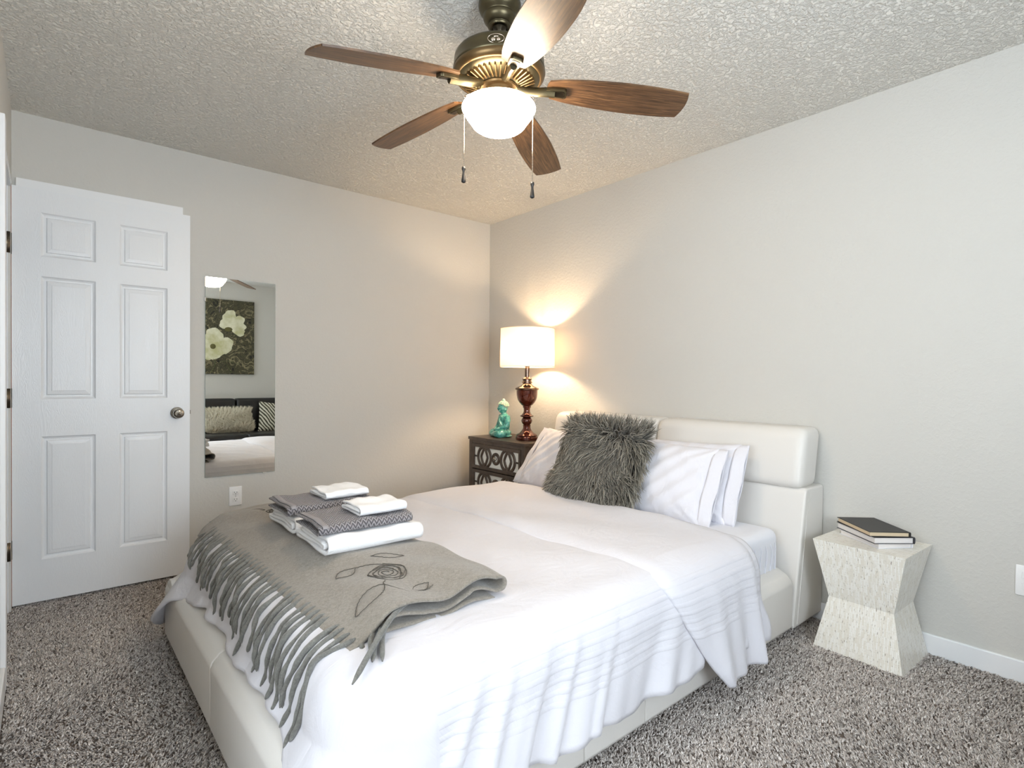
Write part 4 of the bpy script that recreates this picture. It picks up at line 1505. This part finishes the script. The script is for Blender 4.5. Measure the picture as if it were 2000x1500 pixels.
def book(label, cx, cy, z, w, d, h, rot, cover, pages, ct=.0025):
    """w along x (spine at -w/2... fore edge +w/2), d along y"""
    r = thing('book', label, 'book', (cx, cy, z), 'books on the side table')
    loc = lambda V: np.asarray(V, float)+np.array([cx, cy, z])
    def ob(nm, vf, mt, sm=False):
        return obj(nm, (loc(vf[0]), vf[1]), mt, r, sm)
    ob('page_block', rbox(-w/2+.004, w/2-.004, -d/2+.004, d/2-.004, ct, h-ct), pages)
    ob('cover', join(rbox(-w/2, w/2, -d/2, d/2, 0, ct, .0008), rbox(-w/2, w/2, -d/2, d/2, h-ct, h, .0008), prism([(w/2+.004, h*.2), (w/2+.002, 0), (w/2-.003, 0), (w/2-.003, h), (w/2+.002, h), (w/2+.004, h*.8)], 'y', -d/2, d/2, .0006)), cover)
    r.rotation_euler.z = math.radians(rot)
    return r
tz = .4665
book('white book at the bottom of the three stacked on the side table', -.140, -2.872, tz, .150, .225, .020, -34, MAT['cover_white'], MAT['paper_white'])
book('dark book with white pages in the middle of the stack of three', -.138, -2.868, tz+.0205, .165, .250, .027, -39, MAT['cover_dark'], MAT['paper_white'])
book('charcoal book with cream pages on top of the stack of three', -.143, -2.862, tz+.048, .160, .245, .020, -43, MAT['cover_black'], MAT['paper_cream'])

# ------------------------------------------------------------------ what the mirror shows: dark sofa, its cushions and the flower picture
def build_sofa():
    x0, x1, yb = -1.72, -.06, YE+.03
    r = thing('sofa', 'black leather sofa against the wall opposite the mirror', 'sofa', ((x0+x1)/2, yb+.4, 0))
    obj('sofa_base', rbox(x0+.02, x1-.02, yb+.02, yb+.78, .06, .28, .02, 3), MAT['dark_leather'], r)
    n = 2
    for k in range(n):
        a = x0+.16+(x1-x0-.32)*k/n
        b = x0+.16+(x1-x0-.32)*(k+1)/n
        obj('seat_cushion', rbox(a+.003, b-.003, yb+.20, yb+.80, .28, .43, .035, 4), MAT['dark_leather'], r)
        V, F = rbox(a+.003, b-.003, yb+.02, yb+.22, .40, .865, .05, 5)
        obj('back_cushion', (V, F), MAT['dark_leather'], r)
    obj('arm', rbox(x0, x0+.155, yb+.02, yb+.79, .06, .58, .05, 4), MAT['dark_leather'], r)
    obj('arm', rbox(x1-.155, x1, yb+.02, yb+.79, .06, .58, .05, 4), MAT['dark_leather'], r)
    for x in (x0+.08, x1-.08):
        for y in (yb+.08, yb+.70):
            obj('leg', lathe([(.02, 0), (.028, .065)], 16, (x, y)), MAT['black'], r)
build_sofa()
ys = YE+.03+.33
fr = frame((-1.00, ys, .575), (-1, 0, 0), (0, -.32, .95))
fur_pillow('fluffy_cushion', 'fluffy cream cushion on the black sofa, seen in the mirror', 'cushion', fr, .54, .30, .13, 3600, .055, (MAT['fur_base_white'], MAT['fur_white']), 6, .7, (.1, .4))

def leaf_cushion():
    fr = frame((-.42, ys-.01, .60), (-1, 0, .12), (.1, -.32, .95))
    L, F, _ = pillow_grid(.44, .42, .14, 40, .06, 17)
    t = NT('palm_print_cloth')
    t.set(Roughness=.85)
    w = t.n('ShaderNodeTexWave')
    w.inputs['Scale'].default_value = 9
    w.inputs['Distortion'].default_value = 3
    t.l(t.coord('Object', (1, 1, 1), (0, .6, 0)), w.inputs['Vector'])
    t.base(t.ramp(w.outputs['Fac'], [(.35, lin(60, 58, 44)), (.55, lin(206, 202, 186))]))
    o = obj('patterned_cushion', (place(L, fr), F), t.m, None, True, origin=fr[0])
    tag(o, 'cream and olive striped cushion at the corner of the black sofa', 'cushion')
leaf_cushion()

def build_picture():
    px0, px1, pz0, pz1, y = -1.46, -.610, 1.19, 2.20, YE
    r = thing('flower_picture', 'unframed canvas of pale blossoms on dark leaves opposite the mirror', 'picture', ((px0+px1)/2, YE, (pz0+pz1)/2))
    t = NT('dark_leafy_paint')
    t.set(Roughness=.6)
    co = t.coord('Object', (1, 1, 1))
    n = t.noise(co, 9, 8, .7, 1.8)
    t.base(t.ramp(n, [(.40, lin(12, 14, 9)), (.46, lin(84, 80, 54)), (.52, lin(16, 18, 11)), (.58, lin(150, 140, 104)), (.63, lin(26, 26, 16))]))
    obj('canvas', rbox(px0, px1, y, y+.035, pz0, pz1, .002), t.m, r, False)
    pale = simple('pale_petal_paint', lin(226, 224, 200), .6, var=(9, lin(188, 186, 140)))
    stem = simple('olive_stem_paint', lin(92, 104, 58), .6)
    mid = simple('olive_heart_paint', lin(96, 92, 48), .6)
    yf = y+.0355
    def petal(cx, cz, ang, ln, wd, seed, k=0):
        n = 26
        t_ = np.linspace(0, 2*PI, n, endpoint=False)
        rr = 1+.10*np.sin(t_*3+seed)+.05*np.sin(t_*7+seed*2)
        a, b = (ln/2+ln/2*np.cos(t_)*rr), wd/2*np.sin(t_)*rr*(1.05+.25*np.cos(t_))
        X = cx+a*math.cos(ang)-b*math.sin(ang)
        Z = cz+a*math.sin(ang)+b*math.cos(ang)
        yy = yf+.0006*(k+1)
        V = np.concatenate([np.stack([X, np.full(n, yy), Z], 1), np.stack([X, np.full(n, yf-.0004), Z], 1)])
        F = [tuple(range(n))]+[(i, i+n, (i+1) % n+n, (i+1) % n) for i in range(n)]
        return V, F
    pet = []
    c1 = (-1.13, 1.56)
    for k, (a, l, w) in enumerate(((0.15, .25, .20), (1.45, .24, .22), (2.7, .25, .20), (3.9, .22, .19), (5.2, .17, .19))):
        pet.append(petal(c1[0], c1[1], a, l, w, k, k))
    c2 = (-.92, 1.82)
    for k, (a, l, w) in enumerate(((.1, .20, .12), (.75, .22, .15), (1.6, .24, .16), (2.5, .15, .12), (5.9, .20, .10))):
        pet.append(petal(c2[0], c2[1], a, l, w, k+7, k))
    obj('blossoms', join(*pet), pale, r, False)
    obj('stems', join(*[tube(spline(p, 16), .006, 5, True, .3) for p in ([(-1.13, yf+.001, 1.40), (-1.10, yf+.001, 1.32), (-1.16, yf+.001, 1.205)], [(-1.0, yf+.001, 1.34), (-.95, yf+.001, 1.30), (-.90, yf+.001, 1.205)], [(-1.06, yf+.001, 1.34), (-.96, yf+.001, 1.37), (-.80, yf+.001, 1.33)])]), stem, r)
    obj('flower_heart', ellipsoid((c1[0], yf+.003, c1[1]), (.035, .003, .035), 8, 16), mid, r)
    obj('flower_heart', ellipsoid((c2[0]-.02, yf+.003, c2[1]-.02), (.05, .003, .03), 8, 16), mid, r)
build_picture()

# ------------------------------------------------------------------ carpet pile: short twisted yarn tufts all over the floor
def build_pile():
    rg = np.random.default_rng(5)
    n, nb = 355000, 26000
    x = np.concatenate([rg.uniform(-3.07, -.016, n), rg.uniform(-3.07, -.016, nb)])
    y = np.concatenate([rg.uniform(-3.75, -.016, n), rg.uniform(YE+.016, -3.75, nb)])
    hid = (x > -2.40) & (y > -2.55) & (y < -1.0)                      # under the bed
    hid |= (x < XL-.0) & ~((y < DY0-.02) & (y > DY1+.02))
    hid |= (x < XL+.02) & (y < DY1+.03)
    hid |= (x > -2.2) & (y < -4.45)
    x, y = x[~hid], y[~hid]
    n = len(x)
    hgt = rg.uniform(.007, .012, n)
    # slow lie of the pile: footmarks and vacuum lanes
    lie = 1.3*np.sin(x*3.1+1.7*np.sin(y*2.3))+.9*np.sin(y*4.1-x*1.7)
    ang = lie+rg.normal(0, 1.25, n)
    bend = rg.uniform(.3, 1.1, n)
    k = 3
    t = np.linspace(0, 1, k)
    cx, cy = np.cos(ang), np.sin(ang)
    px = x[:, None]+cx[:, None]*bend[:, None]*hgt[:, None]*t[None]**1.5
    py = y[:, None]+cy[:, None]*bend[:, None]*hgt[:, None]*t[None]**1.5
    pz = hgt[:, None]*(t[None]*(1-.25*bend[:, None]*t[None]))
    rad = rg.uniform(.0022, .0034, n)[:, None]*np.array([.9, 1.1, .55])[None]
    V = np.zeros((n, k, 3, 3), np.float32)
    for j in range(3):
        a = 2*PI*j/3+ang[:, None]
        V[:, :, j, 0] = px+rad*np.cos(a)
        V[:, :, j, 1] = py+rad*np.sin(a)
        V[:, :, j, 2] = pz
    ff = []
    for i in range(k-1):
        for j in range(3):
            j2 = (j+1) % 3
            ff.append((i*3+j, i*3+j2, (i+1)*3+j2, (i+1)*3+j))
    ff = np.array(ff)
    F = ((np.arange(n)*k*3)[:, None, None]+ff[None]).reshape(-1, 4)
    tone = np.clip(rg.normal(.48, .26, n), 0, 1)
    tn = np.repeat(tone, k*3)
    o = obj('carpet_pile', (V.reshape(-1, 3), F), MAT['pile'], None, True, attr=tn)
    tag(o, 'flecked taupe grey carpet pile covering the bedroom floor', 'carpet', kind='stuff')
build_pile()
